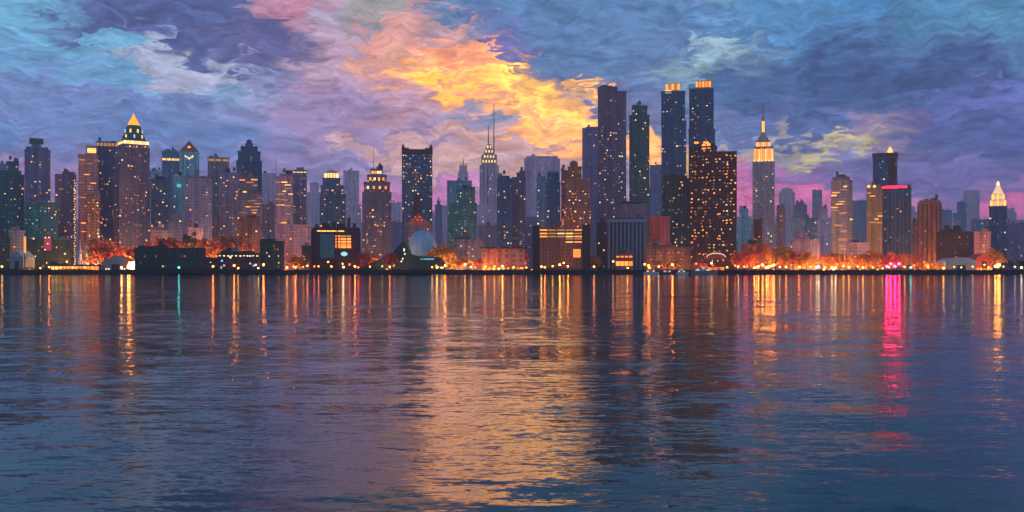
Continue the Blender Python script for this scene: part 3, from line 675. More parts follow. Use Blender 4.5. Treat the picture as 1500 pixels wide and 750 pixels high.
for k in range(5): inst('window', WINME, E['cream'], b.root, (b.top[0] + (k - 2) * 3.0, -b.top[2] / 2 - .4, b.zpy(229 + (2 - abs(k - 2)) * 1.6)), (2.2, .6, 3))
b = B('bright cyan low tower peering out behind the dark slate tower', [(216, 250, 251)], 1700, 'cyan', ratio=.6).windows(12, 'c')
b = B('slim cyan lit tower in front of the pyramid roofed tower', [(254, 270, 258)], 1520, 'cyan').windows(10, 'c'); inst('window', WINME, E['teal'], b.root, (0, -b.top[2] / 2, b.zpy(272)), (6, .5, 5))
b = B('dark indigo blocky tower with a plain front, near the pyramid roofed tower', [(272, 310, 262), (274, 304, 258)], 1440, 'violet', ratio=.6).windows(20, 'w')
b = B('grey flat topped tower with a lighter band at its head, behind the indigo block', [(305, 335, 231)], 1640, 'grey', ratio=.8).windows(22, 'y'); gilt(b, 0, 233, 236, 'dim', 3); fins(b, 7)
b = B('dim mauve tower next to the blue domed tower', [(322, 352, 253)], 1500, 'violet', ratio=.8).windows(36, 'y'); ledges(b, 8)
b = B('mauve brown block with rows of yellow windows in front of the blue domed tower', [(351, 384, 283), (351, 377, 258)], 1440, 'plum', ratio=.7).windows(36, 'y', size=(2.6, 1.9), band=2.4)
b = B('dark blue tower with rounded shoulders and a knobbed dome top', [(347, 383, 236), (349, 381, 222), (353, 377, 215)], 1600, 'navy', ratio=.9).windows(32, 'c'); fins(b, 7)
o, w, d, z0, z1 = b.top
MB().lathe([(w * .5, z1), (w * .42, z1 + 5), (w * .24, z1 + 8), (w * .16, z1 + 8.5), (w * .17, z1 + 13), (.3, z1 + 16)], 14, o).obj('dome', PAL['navy'], b.root)
for sx in (-1, 1): inst('light_bulb', BULB, E['cool'], b.root, (o + sx * w * .3, -d / 2 - .5, z1 + 3), (2, 1, 2))
b = B('hazy pink tower behind the blue domed tower, a needle mast beside it', [(384, 405, 254)], 1900, 'lilac', ratio=.8).windows(8, 'l'); b.antenna(404, 226, .7)
b = B('mauve tower with yellow window bands beside the gold topped slender tower', [(404, 429, 259), (410, 428, 255)], 1480, 'mauve', ratio=.8).windows(32, 'y', size=(2.6, 1.7), band=2.6)
b = B('slender violet tower with a gold cornice at its flat top', [(429, 449, 250)], 1500, 'violet', ratio=.9).windows(28, 'w'); gilt(b, 0, 249.5, 253, 'gold', 4); fins(b, 5)
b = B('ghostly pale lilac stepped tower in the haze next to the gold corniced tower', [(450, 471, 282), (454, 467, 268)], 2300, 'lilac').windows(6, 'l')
# --- middle
b = B('navy tower with a rounded cream lit crown above the glass hall', [(469, 506, 285), (470, 503, 272), (473, 498, 261)], 1470, 'navy', ratio=.8).windows(38, 'y', size=(2.3, 2)); fins(b, 8)
o, w, d, z0, z1 = b.top
MB().lathe([(w * .42, z1), (w * .40, b.zpy(254)), (w * .26, b.zpy(249.5)), (.4, b.zpy(247))], 14, o).obj('crown', M['stone'], b.root, smooth=False)
for k in range(7):
    a = -math.pi / 2 + (k - 3) * .4; inst('window', WINME, E['cream' if k % 2 else 'gold'], b.root, (o + w * .42 * math.cos(a), w * .42 * math.sin(a), b.zpy(256.5)), (2.6, .8, 6.5), a + math.pi / 2)
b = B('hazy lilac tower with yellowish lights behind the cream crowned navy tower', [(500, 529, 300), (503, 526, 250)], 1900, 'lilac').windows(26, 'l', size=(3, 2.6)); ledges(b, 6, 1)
b = B('dark violet tower topped by a mauve block with amber lights and a thin mast', [(531, 573, 282), (533, 571, 267), (538, 566, 256), (543, 560, 247)], 1460, 'plum', ratio=.8).windows(48, 'y', bay=3.8); fins(b, 9)
b.antenna(547, 214, .5)
for t in (1, 2, 3):
    o, w, d, z0, z1 = b.tiers[t]
    for k in range(4): inst('window', WINME, E[random.choice(['amber', 'orange', 'cream'])], b.root, (o + w * (k - 1.5) / 4.4, -d / 2, (z0 + z1) / 2), (2.8, .6, 4))
b = B('brown gabled block behind the blue dome with red lamps on its ridge', [(592, 634, 330)], 1400, 'plum', ratio=.5, cornice=False).windows(20, 'a', side=False)
o, w, d, z0, z1 = b.top
MB().prism([(-w / 2, z1 + .01), (w / 2, z1 + .01), (w * .12, b.zpy(318)), (0, b.zpy(312)), (-w * .12, b.zpy(318))], -d / 2, d / 2).obj('gable_roof', PAL['rust'], b.root)
for k in range(4): inst('light_bulb', BULB, E['red'], b.root, ((k - 1.5) * 3, -d / 2 - .6, b.zpy(318 + (k % 2) * 4)), (1.4, .8, 1.5))
b = B('large square navy tower with raised horns at its two top corners', [(589, 633, 219)], 1470, 'navy', ratio=.7, cornice=False).windows(66, 'c', size=(2.2, 2), zlo=.3); b.windows(34, 'w', zlo=.72, size=(2, 2))
o, w, d, z0, z1 = b.top; fins(b, 12)
mb = MB().box(-w / 2 - .6, w / 2 + .6, -d / 2 - .6, d / 2 + .6, z1 - 7, z1 + .5)
for s1 in (-1, 1):
    for s2 in (-1, 1):
        cx, cy = s1 * (w / 2 - 2.5), s2 * (d / 2 - 2.5)
        mb.frustum(cx, cy, z1 + .5, z1 + 3, 6.2, 6.2, 6.2, 6.2); mb.frustum(cx + s1 * .9, cy, z1 + 3, b.zpy(211), 4.4, 5, 1.4, 1.6)
        mb.frustum(cx - s1 * 5.5, cy, z1 + .5, z1 + 2.6, 5, 5, 3, 4)
mb.obj('horned_parapet', PAL['umber'], b.root)
MB().box(-5, 5, -d / 2 - 1.6, -d / 2 - .75, 0, b.zpy(285)).obj('service_shaft', PAL['umber'], b.root)
b = B('thin rosy tower in the haze beside the horned navy tower', [(571, 588, 297)], 2200, 'lilac').windows(7, 'l')
b = B('very thin violet turret in the haze, past the horned navy tower', [(637, 648, 300), (640, 645, 294)], 2100, 'violet').windows(3, 'l')
b = B('dark teal stepped tower in front of the lilac blue tower', [(656, 698, 318), (659, 698, 298), (669, 696, 277)], 1440, 'teal', ratio=.7).windows(44, 'm', size=(2, 1.9))
b = B('lilac blue tower with a sharp outline behind the dark teal stepped tower', [(655, 691, 265)], 1700, 'blue', ratio=.7).windows(18, 'l'); fins(b, 6, 0, PAL['lilac'])
b = B('pale gothic turret with a cluster of yellow spires in the haze', [(671, 686, 252), (673, 684, 243)], 2400, 'lilac').windows(6, 'l')
o, w, d, z0, z1 = b.top
for dx, y in ((-.38, 237), (0, 229), (.38, 237)): MB().frustum(o + dx * w, 0, z1, b.zpy(y), w * .3, w * .3, .4, .4).obj('spire', M['gold_roof'], b.root)
b = B('bright lilac tower with a cream gothic crown and two needle spires under the golden cloud', [(702, 731, 300), (703, 730, 242)], 1700, 'lilac', ratio=.8).windows(34, 'l', size=(2.6, 3.0)); fins(b, 5, 1, M['bluegrey'], 1.2, 1.2)
o, w, d, z0, z1 = b.top
MB().box(o - w * .42, o + w * .42, -d * .4, d * .4, z1, b.zpy(226)).obj('crown', M['stone'], b.root)
MB().frustum(o, 0, b.zpy(226), b.zpy(210), w * .62, d * .6, w * .22, d * .2).obj('crown', M['stone'], b.root)
for i, (y, n_) in enumerate(((236, 5), (229, 4), (221, 3), (214, 2))):
    for k in range(n_): inst('window', WINME, E['cream' if (k + i) % 2 else 'gold'], b.root, (o + (k - (n_ - 1) / 2) * w * .16, (-d * .4 - .3) if i < 2 else -d * (.30 - .05 * (i - 1)), b.zpy(y)), (2.4, .8, 5))
MB().tube((o - 1.5, 0, b.zpy(212)), (o - 1.5, 0, b.zpy(181)), 1.5, .5).obj('spire', M['stone'], b.root)
MB().tube((o + w * .26, 0, b.zpy(226)), (o + w * .26, 0, b.zpy(150)), 1.5, .6).obj('spire', M['stone'], b.root)
b = B('dark blue tower right beside the gothic crowned lilac tower', [(728, 750, 262), (730, 746, 258)], 1500, 'navy', ratio=.8).windows(22, 'm')
b = B('black violet tower with a round corner between two blue towers, low under the golden cloud', [(750, 770, 260), (757, 769, 253)], 1480, 'plum', ratio=.8).windows(20, 'm')
b = B('blue grey tower with a sloped shoulder in front of the broad lilac slab', [(800, 821, 268), (802, 819, 253)], 1470, 'navy', ratio=.8).windows(20, 'c'); pyramid(b, 253, 249, M['bluegrey'], 'roof', .95, cap=.5)
b = B('light blue narrow tower in front of the broad lilac slab', [(786, 801, 262)], 1520, 'blue', ratio=.9).windows(14, 'c')
b = B('broad flat topped lilac slab with yellow lights down its middle', [(768, 820, 233), (771, 817, 229)], 1760, 'lilac', ratio=.5).windows(40, 'y', size=(2.6, 3), xr=(.3, .7)); fins(b, 9)
b = B('dark brown tower full of warm windows with a reddish peaked top', [(826, 866, 300), (828, 864, 263), (832, 852, 244), (835, 846, 238)], 1420, 'brown', ratio=.7).windows(80, 'w', size=(2.2, 2))
pyramid(b, 238, 234, M['tile'], 'roof', 1, cap=.4)
b = B('thin red brown tower leaning against the dark brown peaked tower', [(822, 832, 250)], 1530, 'rust').windows(10, 'a')
b = B('small hazy violet tower in the gap before the square gold capped tower', [(952, 969, 242)], 1900, 'violet').windows(8, 'l')
b = B('low hazy blue tower at the foot of the violet tower in the gap', [(946, 966, 282)], 1700, 'blue').windows(8, 'l')
# --- hazy group right of the gold crowned spire tower
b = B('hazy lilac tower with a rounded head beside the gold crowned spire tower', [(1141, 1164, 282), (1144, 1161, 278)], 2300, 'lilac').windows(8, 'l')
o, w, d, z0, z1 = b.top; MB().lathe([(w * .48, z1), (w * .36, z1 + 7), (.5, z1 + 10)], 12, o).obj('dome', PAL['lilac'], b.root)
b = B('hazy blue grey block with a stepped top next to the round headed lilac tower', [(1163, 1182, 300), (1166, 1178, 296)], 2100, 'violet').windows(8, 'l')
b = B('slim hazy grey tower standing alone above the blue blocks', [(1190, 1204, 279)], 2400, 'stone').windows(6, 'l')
b = B('vivid blue block low between the slim grey tower and the round headed lilac tower', [(1158, 1178, 320), (1160, 1174, 316)], 1520, 'blue').windows(12, 'l')
b = B('blue violet block with white lights on its roof edge', [(1176, 1196, 320)], 1580, 'blue').windows(14, 'l')
b = B('pinkish lilac block beside the banded grey tower', [(1196, 1217, 322), (1200, 1212, 307)], 1620, 'lilac').windows(10, 'l')
b = B('reddish narrow tower at the side of the gold crowned spire tower', [(1138, 1150, 305)], 1620, 'rose').windows(8, 'a')
b = B('dark brown stub tower at the foot of the gold crowned spire tower', [(1104, 1116, 322)], 1440, 'umber').windows(6, 'a')
b = B('green grey low tower between the brown slab and the gold crowned spire tower', [(1080, 1101, 318), (1083, 1096, 306)], 1640, 'cyan').windows(10, 'l')
b = B('hazy blue box tower behind the banded grey tower', [(1247, 1271, 294)], 1900, 'blue').windows(8, 'l')
b = B('small pale blue hazy tower just behind the plain reddish brown tower', [(1378, 1394, 308)], 2200, 'blue').windows(4, 'l')
b = B('blue hazy tower standing before the tall pale lilac tower', [(1396, 1415, 312), (1402, 1414, 298)], 1900, 'blue').windows(10, 'l')
b = B('tall pale lilac hazy tower with a flat top near the cream lit pointed tower', [(1412, 1434, 279)], 2600, 'lilac').windows(6, 'l')
b = B('blue low hazy block between the lilac tower and the cream lit pointed tower', [(1424, 1451, 322)], 1700, 'blue').windows(10, 'l')
b = B('violet low block beyond the cream lit pointed tower at the end of the skyline', [(1474, 1510, 328)], 1650, 'violet', ratio=.5).windows(12, 'w')
b = B('hazy indigo block low behind the square navy horned tower', [(548, 592, 326)], 1900, 'violet', ratio=.4).windows(10, 'l')
b = B('low hazy mauve block behind the pink terracotta hall', [(700, 760, 330)], 1650, 'mauve', ratio=.4).windows(16, 'l')
b = B('low violet block with lit windows below the broad lilac slab', [(760, 800, 318)], 1640, 'violet', ratio=.5).windows(16, 'l')
b = B('low dusky plum block behind the small blue grey hall', [(296, 352, 318)], 1420, 'mauve', ratio=.4).windows(18, 'a')
b = B('low dusky plum block behind the orange trees beside the gold pyramid tower', [(221, 246, 338), (224, 240, 333)], 1400, 'plum', ratio=.6).windows(12, 'a')
b = B('dusky violet mid height block with a stepped head above the black cube block', [(247, 273, 326), (250, 266, 318)], 1410, 'violet', ratio=.6).windows(14, 'w')
b = B('low mauve block with warm windows between black cube block and blue grey hall', [(276, 297, 334)], 1400, 'mauve', ratio=.6).windows(10, 'a')
b = B('low rosy block in the gap below the hazy pink tower', [(384, 406, 300)], 1640, 'rose', ratio=.6).windows(8, 'l')
b = B('low grey mauve block behind the dark green pale parapet block', [(404, 455, 330)], 1380, 'mauve', ratio=.3).windows(16, 'a')

# roof tanks, plant rooms and aerials on every flat topped block
def clutter(b):
    if any(c.name.split('.')[0] in ('crown', 'dome', 'pyramid_roof', 'roof', 'roof_slab', 'gable_roof', 'horned_parapet', 'spire', 'penthouse') for c in b.root.children): return
    o, w, d, z0, z1 = b.top
    if w < 8: return
    for k in range(random.choice((1, 2, 2, 3))):
        x = o + w * random.uniform(-.36, .36); ww = min(w * .4, random.uniform(3, 9)); y = d * random.uniform(-.3, .1); h_ = random.uniform(2.5, 6.5)
        MB().box(x - ww / 2, x + ww / 2, y - 2, y + 3, z1, z1 + h_).box(x - ww / 2 - .3, x + ww / 2 + .3, y - 2.3, y + 3.3, z1 + h_, z1 + h_ + .4).obj('plant_room', random.choice((M['roof'], M['bluegrey'], b.body.material_slots[0].material)), b.root)
    if random.random() < .6:
        x = o + w * random.uniform(-.4, .4)
        mb = MB()
        for sx, sy in ((-1.2, -1.2), (1.2, -1.2), (1.2, 1.2), (-1.2, 1.2)): mb.tube((x + sx, sy, z1), (x + sx, sy, z1 + 4), .2, n=4)
        mb.obj('tank_frame', M['dark'], b.root)
        MB().lathe([(2.0, z1 + 4), (2.1, z1 + 8), (2.3, z1 + 8.1), (.2, z1 + 10)], 10, x).obj('water_tank', M['tile'], b.root)
    if random.random() < .4: MB().tube((o + w * .2, 0, z1), (o + w * .2, 0, z1 + random.uniform(8, 20)), .3, .1).obj('antenna', M['dark'], b.root)
for b_ in ALLB: clutter(b_)

# distant city: one hazy mass
md = MB()
for k in range(230):
    D = random.uniform(4900, 6500); px = random.uniform(-120, 1620); w = random.uniform(25, 70); d = random.uniform(25, 60)
    top = random.gauss(335, 14) - (10 if 380 < px < 900 else 0); x = wx(px, D); zt = wz(min(370, max(300, top)), D)
    md.box(x - w / 2, x + w / 2, D, D + d, GZ, zt)
    if k % 3 == 0: md.box(x - w / 4, x + w / 4, D + d * .2, D + d * .8, zt, zt + random.uniform(8, 30))
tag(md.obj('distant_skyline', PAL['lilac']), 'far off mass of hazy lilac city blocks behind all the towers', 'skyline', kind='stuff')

# ------------------------------------------------------------------ shore planting, trees, lamps, boats
ZONES = [(-40, 62, 'the blue gabled shed'), (62, 145, 'the orange pier pavilion'), (145, 200, 'the grey pier shed'), (200, 318, 'the green pier terminal'),
         (318, 380, 'the white lit pier'), (380, 417, 'the pale parapet block'), (417, 456, 'the small black block'), (456, 530, 'the orange lit glass hall'),
         (530, 655, 'the blue dome'), (655, 705, 'the dark teal stepped tower'), (705, 778, 'the pink terracotta hall'), (778, 868, 'the gold banded hall'),
         (868, 945, 'the ribbed blue building'), (945, 1008, 'the red brick block'), (1008, 1080, 'the brown slab tower'), (1080, 1145, 'the gold crowned spire tower'),
         (1145, 1215, 'the hazy blue blocks'), (1215, 1265, 'the yellow banded grey tower'), (1265, 1338, 'the red strip tower'), (1338, 1376, 'the plain reddish brown tower'),
         (1376, 1432, 'the arched blue shed'), (1432, 1476, 'the cream lit pointed tower'), (1476, 1560, 'the violet end block')]
def zone(px):
    for a, b_, n_ in ZONES:
        if a <= px < b_: return n_
    return ZONES[-1][2]
ORD = ['', 'first', 'second', 'third', 'fourth', 'fifth', 'sixth', 'seventh', 'eighth', 'ninth', 'tenth', 'eleventh', 'twelfth', 'thirteenth', 'fourteenth', 'fifteenth', 'sixteenth', 'seventeenth', 'eighteenth', 'nineteenth', 'twentieth'] + ['twenty ' + w_ for w_ in 'first second third fourth fifth sixth seventh eighth ninth'.split()] + ['thirtieth', 'thirty first', 'thirty second']
def name_row(items, fmt_one, fmt_many):
    """items: (px, key words, root); labels tell each from its like before the same landmark, counted from the left"""
    rows = {}
    for it in items: rows.setdefault((it[1], zone(it[0])), []).append(it)
    for (key, zn), row in rows.items():
        row.sort(key=lambda t: t[0])
        for i, it in enumerate(row):
            it[2]['label'] = fmt_one.format(k=key, z=zn) if len(row) == 1 else fmt_many.format(k=key, z=zn, o=ORD[i + 1], n=len(row))
def crown_mesh(seed, h, r, flat=.9):
    rng = random.Random(seed); mb = MB()
    lobes = [(rng.gauss(0, r * .38), rng.gauss(0, r * .38), h * rng.uniform(.42, .86), r * rng.uniform(.35, .62)) for _ in range(7)]
    for k in range(420):
        x, y, z, lr = rng.choice(lobes)
        v = Vector((rng.gauss(0, 1), rng.gauss(0, 1), rng.gauss(0, 1))).normalized() * lr * rng.uniform(.45, 1.08)
        c = Vector((x, y, z)) + Vector((v.x, v.y, v.z * flat))
        s_ = rng.uniform(.35, .8)
        a = Vector((rng.gauss(0, 1), rng.gauss(0, 1), rng.gauss(0, 1))).normalized(); b_ = a.orthogonal().normalized()
        mb.add([c - a * s_, c + b_ * s_ * .7, c + a * s_, c - b_ * s_ * .7], [(0, 1, 2, 3)])
    return mb.mesh('crown')
def trunk_mesh(seed, h, r):
    rng = random.Random(seed); mb = MB(); mb.tube((0, 0, 0), (.1, 0, h * .45), .32, .2)
    for k in range(5):
        a = k * 1.26 + rng.random(); mb.tube((.1, 0, h * (.3 + .03 * k)), (r * .5 * math.cos(a), r * .5 * math.sin(a), h * rng.uniform(.6, .8)), .15, .05, 5)
    return mb.mesh('trunk')
CR = [crown_mesh(s_, 11, 4.6) for s_ in range(5)]; TR = [trunk_mesh(s_, 11, 4.6) for s_ in range(3)]
for me in CR: me.materials.append(LEAF['orange'])
for me in TR: me.materials.append(M['bark'])
trees = []  # many packed in to build up the orange shore glow
def tree(px, D, h, leaf, word):
    x = wx(px, D); r = 2.0
    P = corners(x, D, r, r, 0)
    if any(crosses(P, Q) for Q in FOOT): return False
    FOOT.append(corners(x, D, 1.2, 1.2, 0))
    p = thing('tree', '', 'tree', (x, D, GZ), random.uniform(0, 6.28), 'trees along the far shore'); s_ = h / 10.5
    sc = (s_ * random.uniform(.85, 1.15),) * 2 + (s_,)
    inst('trunk', random.choice(TR), None, p, (0, 0, 0), sc); inst('crown', random.choice(CR), LEAF[leaf], p, (0, 0, 0), sc)
    trees.append((px, word, p)); return True
words_ = {'orange': 'lamp lit orange tree', 'red': 'lamp lit red tree', 'gold': 'lamp lit golden tree', 'green': 'dark green tree'}
for (a, b_, n_, mixc, h0, h1) in ((140, 200, 10, ('orange', 'orange', 'red', 'gold'), 28, 42), (222, 268, 9, ('orange', 'gold', 'orange', 'red'), 30, 42), (288, 346, 11, ('orange', 'orange', 'red', 'gold'), 30, 46),
                            (418, 440, 4, ('orange', 'orange', 'gold'), 14, 24), (526, 590, 13, ('red', 'orange', 'gold'), 14, 26), (630, 660, 5, ('gold', 'gold', 'orange'), 14, 30), (655, 708, 9, ('red', 'orange', 'gold'), 10, 18),
                            (730, 780, 6, ('red', 'orange', 'gold'), 20, 34), (862, 878, 2, ('gold', 'orange'), 12, 20), (940, 1035, 9, ('red', 'orange', 'red'), 8, 14), (1078, 1150, 20, ('red', 'orange', 'red', 'gold'), 14, 33),
                            (1146, 1216, 15, ('orange', 'gold', 'red'), 12, 24), (1216, 1290, 17, ('orange', 'gold', 'orange', 'red'), 12, 26), (1290, 1345, 12, ('red', 'orange', 'orange'), 12, 24), (1340, 1384, 5, ('gold', 'orange', 'red'), 8, 16),
                            (1478, 1512, 5, ('green', 'green'), 12, 17), (60, 112, 4, ('green',), 9, 13)):
    for k in range(n_):
        lf = random.choice(mixc)
        for _ in range(12):
            if tree(random.uniform(a, b_), random.uniform(1216, 1300 if h0 < 12 else 1340), random.uniform(h0, h1), lf, words_[lf]): break
tree(1459, 1262, 30, 'gold', 'tallest lamp lit golden tree'); tree(1463, 1256, 22, 'orange', words_['orange']); tree(645, 1262, 33, 'gold', 'tallest lamp lit golden tree')
name_row(trees, '{k} growing on the shore before {z}', '{k} before {z}, {o} from the left')
# hedge on the quay
mh = MB(); rng = random.Random(5)
px = -60.0
for k in range(20000):
    x = rng.uniform(-700, 700); hgt = 3.1 + 1.2 * math.sin(x * .031) + .9 * math.sin(x * .11 + 1) + 1.0 * math.sin(x * .29) * math.sin(x * .013)
    z = GZ + rng.uniform(.1, 1) ** .7 * max(2.2, hgt); y = SHORE + 2.2 + rng.uniform(0, 2.2); s_ = rng.uniform(.3, .7)
    a = Vector((rng.gauss(0, 1), rng.gauss(0, 1), rng.gauss(0, 1))).normalized(); b_ = a.orthogonal().normalized(); c = Vector((x, y, z))
    mh.add([c - a * s_, c + b_ * s_, c + a * s_, c - b_ * s_], [(0, 1, 2, 3)])
tag(mh.obj('shore_undergrowth', LEAF['green']), 'dark ragged undergrowth along the top of the quay wall', 'undergrowth', kind='stuff')
# lamps on the shore, plus others added only for their light
POLE = MB().tube((0, 0, 0), (0, 0, .5), .2, .16).tube((0, 0, .5), (0, 0, 1), .1, .06).mesh('pole'); POLE.materials.append(M['pole'])
HEAD = MB().lathe([(.35, -.75), (.8, -.3), (.9, .15), (.55, .7), (.12, .9)], 10).mesh('lamp_head'); HEAD.materials.append(LAMP['amber'])
CAP = MB().lathe([(.75, .72), (.5, .95), (.08, 1.3)], 10).mesh('cap'); CAP.materials.append(M['pole'])
lamps = []
def lamp(px, D, h, kind, sc=1.0, glow=0):
    x = wx(px, D); P = corners(x, D, .5, .5, 0)
    if any(crosses(P, Q) for Q in FOOT): return False
    FOOT.append(P)
    p = thing('shore_or_added_lamp', '', 'lamp', (x, D, GZ), 0, 'lamps along the far shore')
    inst('pole', POLE, None, p, (0, 0, 0), (1.2, 1.2, h - .75 * sc)); hd = inst('lamp_head', HEAD, LAMP[kind], p, (0, 0, h), (sc, sc, sc)); inst('cap', CAP, None, hd, (0, 0, 0))
    if glow:  # point light added to brighten trees and facades
        ld = bpy.data.lights.new('added_light', 'POINT'); ld.energy = glow; ld.color = {'amber': (1, .42, .10), 'red': (1, .16, .07)}.get(kind, (1, .52, .16)); ld.shadow_soft_size = sc
        lo = bpy.data.objects.new('added_light', ld); COL.objects.link(lo); lo.parent = p; lo.location = (0, -.2, h)
    lamps.append((px, kind + ' lamp', p)); return True
LM = {'o': ['amber', 'amber', 'amber', 'gold', 'gold', 'cream', 'bright'], 'g': ['gold', 'amber', 'gold', 'cream', 'amber'], 'r': ['amber', 'amber', 'red', 'gold', 'cream', 'red']}
for (a, b_, n_, mx_) in ((-10, 60, 3, 'g'), (60, 145, 5, 'g'), (142, 200, 7, 'o'), (222, 268, 5, 'o'), (288, 320, 4, 'o'), (340, 380, 2, 'g'), (417, 456, 9, 'g'), (456, 530, 17, 'r'), (530, 585, 6, 'r'), (632, 656, 7, 'g'), (656, 706, 13, 'o'),
                         (706, 778, 14, 'g'), (778, 868, 10, 'o'), (868, 945, 8, 'g'), (945, 1008, 10, 'r'), (1008, 1080, 13, 'r'), (1080, 1145, 22, 'r'), (1145, 1215, 17, 'g'), (1215, 1265, 14, 'g'), (1265, 1338, 14, 'r'),
                         (1338, 1376, 9, 'g'), (1376, 1432, 10, 'o'), (1432, 1476, 10, 'g'), (1476, 1512, 6, 'o')):
    n_ = max(2, round(n_ * .45))
    for k in range(n_):
        for _ in range(10):
            front = random.random() < .6
            D = random.uniform(1206, 1214) if front else random.uniform(1222, 1300)
            if lamp(a + (b_ - a) * (k + random.random()) / n_, D, random.uniform(4.2, 6.5) if front else random.uniform(6, 13), random.choice(LM[mx_]), random.uniform(.55, 1.25)): break
for (a, b_, n_) in ((120, 260, 9), (262, 345, 5), (404, 460, 5), (500, 592, 7), (634, 720, 6), (720, 800, 5), (866, 900, 3), (960, 1012, 3), (1080, 1220, 12), (1220, 1345, 10), (1345, 1440, 7)):  # low lamps added behind the trees to light the tower bases
    for k in range(n_):
        for _ in range(14):
            if lamp(random.uniform(a, b_), random.uniform(1330, 1425), random.uniform(2.0, 2.6), random.choice(['amber', 'amber', 'gold', 'red']), .9, random.uniform(50000, 120000)): break
for i, (tpx, word, tp) in enumerate(list(trees)):  # lamps added in front of trees to light them, mostly below the parapet
    if 'green' in word or (i % 2 and not 215 < tpx < 350): continue
    for _ in range(6):
        back = tp.location.y > 1282
        if lamp(tpx + random.uniform(-5, 5), tp.location.y - random.uniform(7, 11), random.uniform(7, 10) if back and tpx < 420 else random.uniform(1.0, 1.4), 'red' if 'red' in word and i % 4 == 2 else 'amber', random.uniform(.5, .8), random.uniform(75000, 160000) * (4 if back and tpx < 400 else 1)): break
for i, q_ in enumerate((1299, 1305, 1311, 1317)): lamp(q_, 1208 + 4 * (i % 2), 6.5 + (i % 2) * 3, 'magenta', 1.25)
for i, q_ in enumerate((1105, 1111, 1117, 1123, 1129, 1134, 178, 188, 198, 208, 1458, 1464, 640, 736, 820)): lamp(q_, 1207 + 3 * (i % 3), 5 + (i % 3) * 1.6, 'bright', .8 + .15 * (i % 4))  # lamps added to strengthen the golden streaks on the water
for i, q_ in enumerate((72, 84, 124, 190, 206, 312, 343, 386, 433, 520, 652, 690, 798, 832, 950, 985, 1108, 1126, 1132, 1462)): lamp(q_, 1206.5 + 3 * (i % 3), 5.4 + (i % 4), 'blaze', .7 + .12 * (i % 4))  # lamps added to draw orange streaks on the water
for q_ in (1334, 262): lamp(q_, 1210, 5, 'teal', 1.0)
lamps = [(a_, {'bright lamp': 'bright golden lamp', 'blaze lamp': 'orange streak lamp'}.get(b_, b_), c_) for a_, b_, c_ in lamps]
name_row(lamps, '{k} (shore/added) on a thin pole before {z}', '{k} (shore/added) before {z}, {o} of its colour from left')
# boats
def boat(label, q0, q1, D, hull, ncab, mast):
    L = (q1 - q0) / F * D; xc = wx((q0 + q1) / 2, D); bw = min(5.5, L * .28)
    p = thing('motor_yacht', label, 'boat', (xc, D, 0), 0, 'boats moored below the quay')
    st = [(-.5, .80, .0), (-.3, .95, .0), (0, 1, .05), (.25, .86, .25), (.42, .45, .55), (.5, .06, .8)]
    vs, fs = [], []
    hgt = L * .10 + 1.0
    for t, wd, rise in st:
        x = t * L; y = bw / 2 * wd; zt = hgt + rise * .9
        vs += [(x, -y, zt), (x * .97, -y * .72, -.5), (x * .97, y * .72, -.5), (x, y, zt)]
    for i in range(len(st) - 1):
        o = i * 4; fs += [(o, o + 1, o + 5, o + 4), (o + 1, o + 2, o + 6, o + 5), (o + 2, o + 3, o + 7, o + 6), (o + 3, o, o + 4, o + 7)]
    fs += [(3, 2, 1, 0), tuple(len(vs) - 4 + k for k in range(4))]
    hu_ = MB().add(vs, fs).obj('hull', hull, p)
    z = hgt - .05; x0, x1 = -.36 * L, .22 * L
    for k in range(ncab):
        cb_ = MB().frustum((x0 + x1) / 2, 0, z, z + 2.1, x1 - x0, bw * (.7 - .12 * k), (x1 - x0) * .86, bw * (.62 - .12 * k)).obj('cabin', M['white'], p)
        n_ = 4
        for j in range(n_): inst('window', WINME, M['glassdark'] if (j + k) % 3 else E['cream'], cb_, (x0 + (x1 - x0) * (j + .8) / (n_ + .6), -bw * (.345 - .06 * k), z + 1.2), ((x1 - x0) / 6, .3, .8))
        z += 2.12; x0 += .08 * L; x1 -= .12 * L
    mb = MB()
    for j in range(6):
        t = .1 + j * .065; mb.tube((t * L, -bw * .36, hgt), (t * L, -bw * .36, hgt + 1.3), .06, n=4)
    mb.tube((.1 * L, -bw * .36, hgt + 1.3), (.42 * L, -bw * .2, hgt + 1.6), .06, n=4); mb.obj('railing', M['steel'], hu_)
    MB().tube((-.1 * L, 0, z), (-.14 * L, 0, z + mast), .16, .06).obj('mast', M['steel'], p)
boat('small white motor yacht moored below the ribbed blue building', 943, 966, 1184, M['hull'], 1, 5)
boat('dark hulled launch moored second in the row below the red brick block', 969, 988, 1186, M['hull_dark'], 1, 4)
boat('white yacht with two cabin decks moored in the middle of the row', 990, 1009, 1183, M['hull'], 2, 7)
boat('longest grey white motor yacht moored below the brown slab tower', 1012, 1052, 1182, M['steel'], 2, 6)
def finger(label, q0, q1, D0):
    xc = wx((q0 + q1) / 2, D0); hw = (q1 - q0) / 2 / F * D0
    p = thing('timber_pier', label, 'pier', (xc, (D0 + SHORE - 1) / 2, 0), 0, 'dark timber piers on the far shore'); hd = (SHORE - 1 - D0) / 2
    MB().box(-hw, hw, -hd, hd, 1.7, 2.3).obj('deck', M['quay'], p)
    mb = MB()
    for k in range(int(hw * 2 / 3.2) + 1):
        for y in (-hd + .5, 0, hd - .6): mb.tube((-hw + .4 + k * 3.2, y, -1.5), (-hw + .4 + k * 3.2, y, 1.69 if k % 2 else 1.69), .35)
    tag(mb.obj('pile', M['bark'], p), kind='stuff')
    mb = MB()
    for k in range(int(hw * 2 / 4) + 1): mb.tube((-hw + .2 + k * 4, -hd + .15, 2.3), (-hw + .2 + k * 4, -hd + .15, 3.5), .1, n=4)
    mb.tube((-hw, -hd + .15, 3.5), (hw, -hd + .15, 3.5), .1, n=4); mb.obj('railing', M['dark'], p)
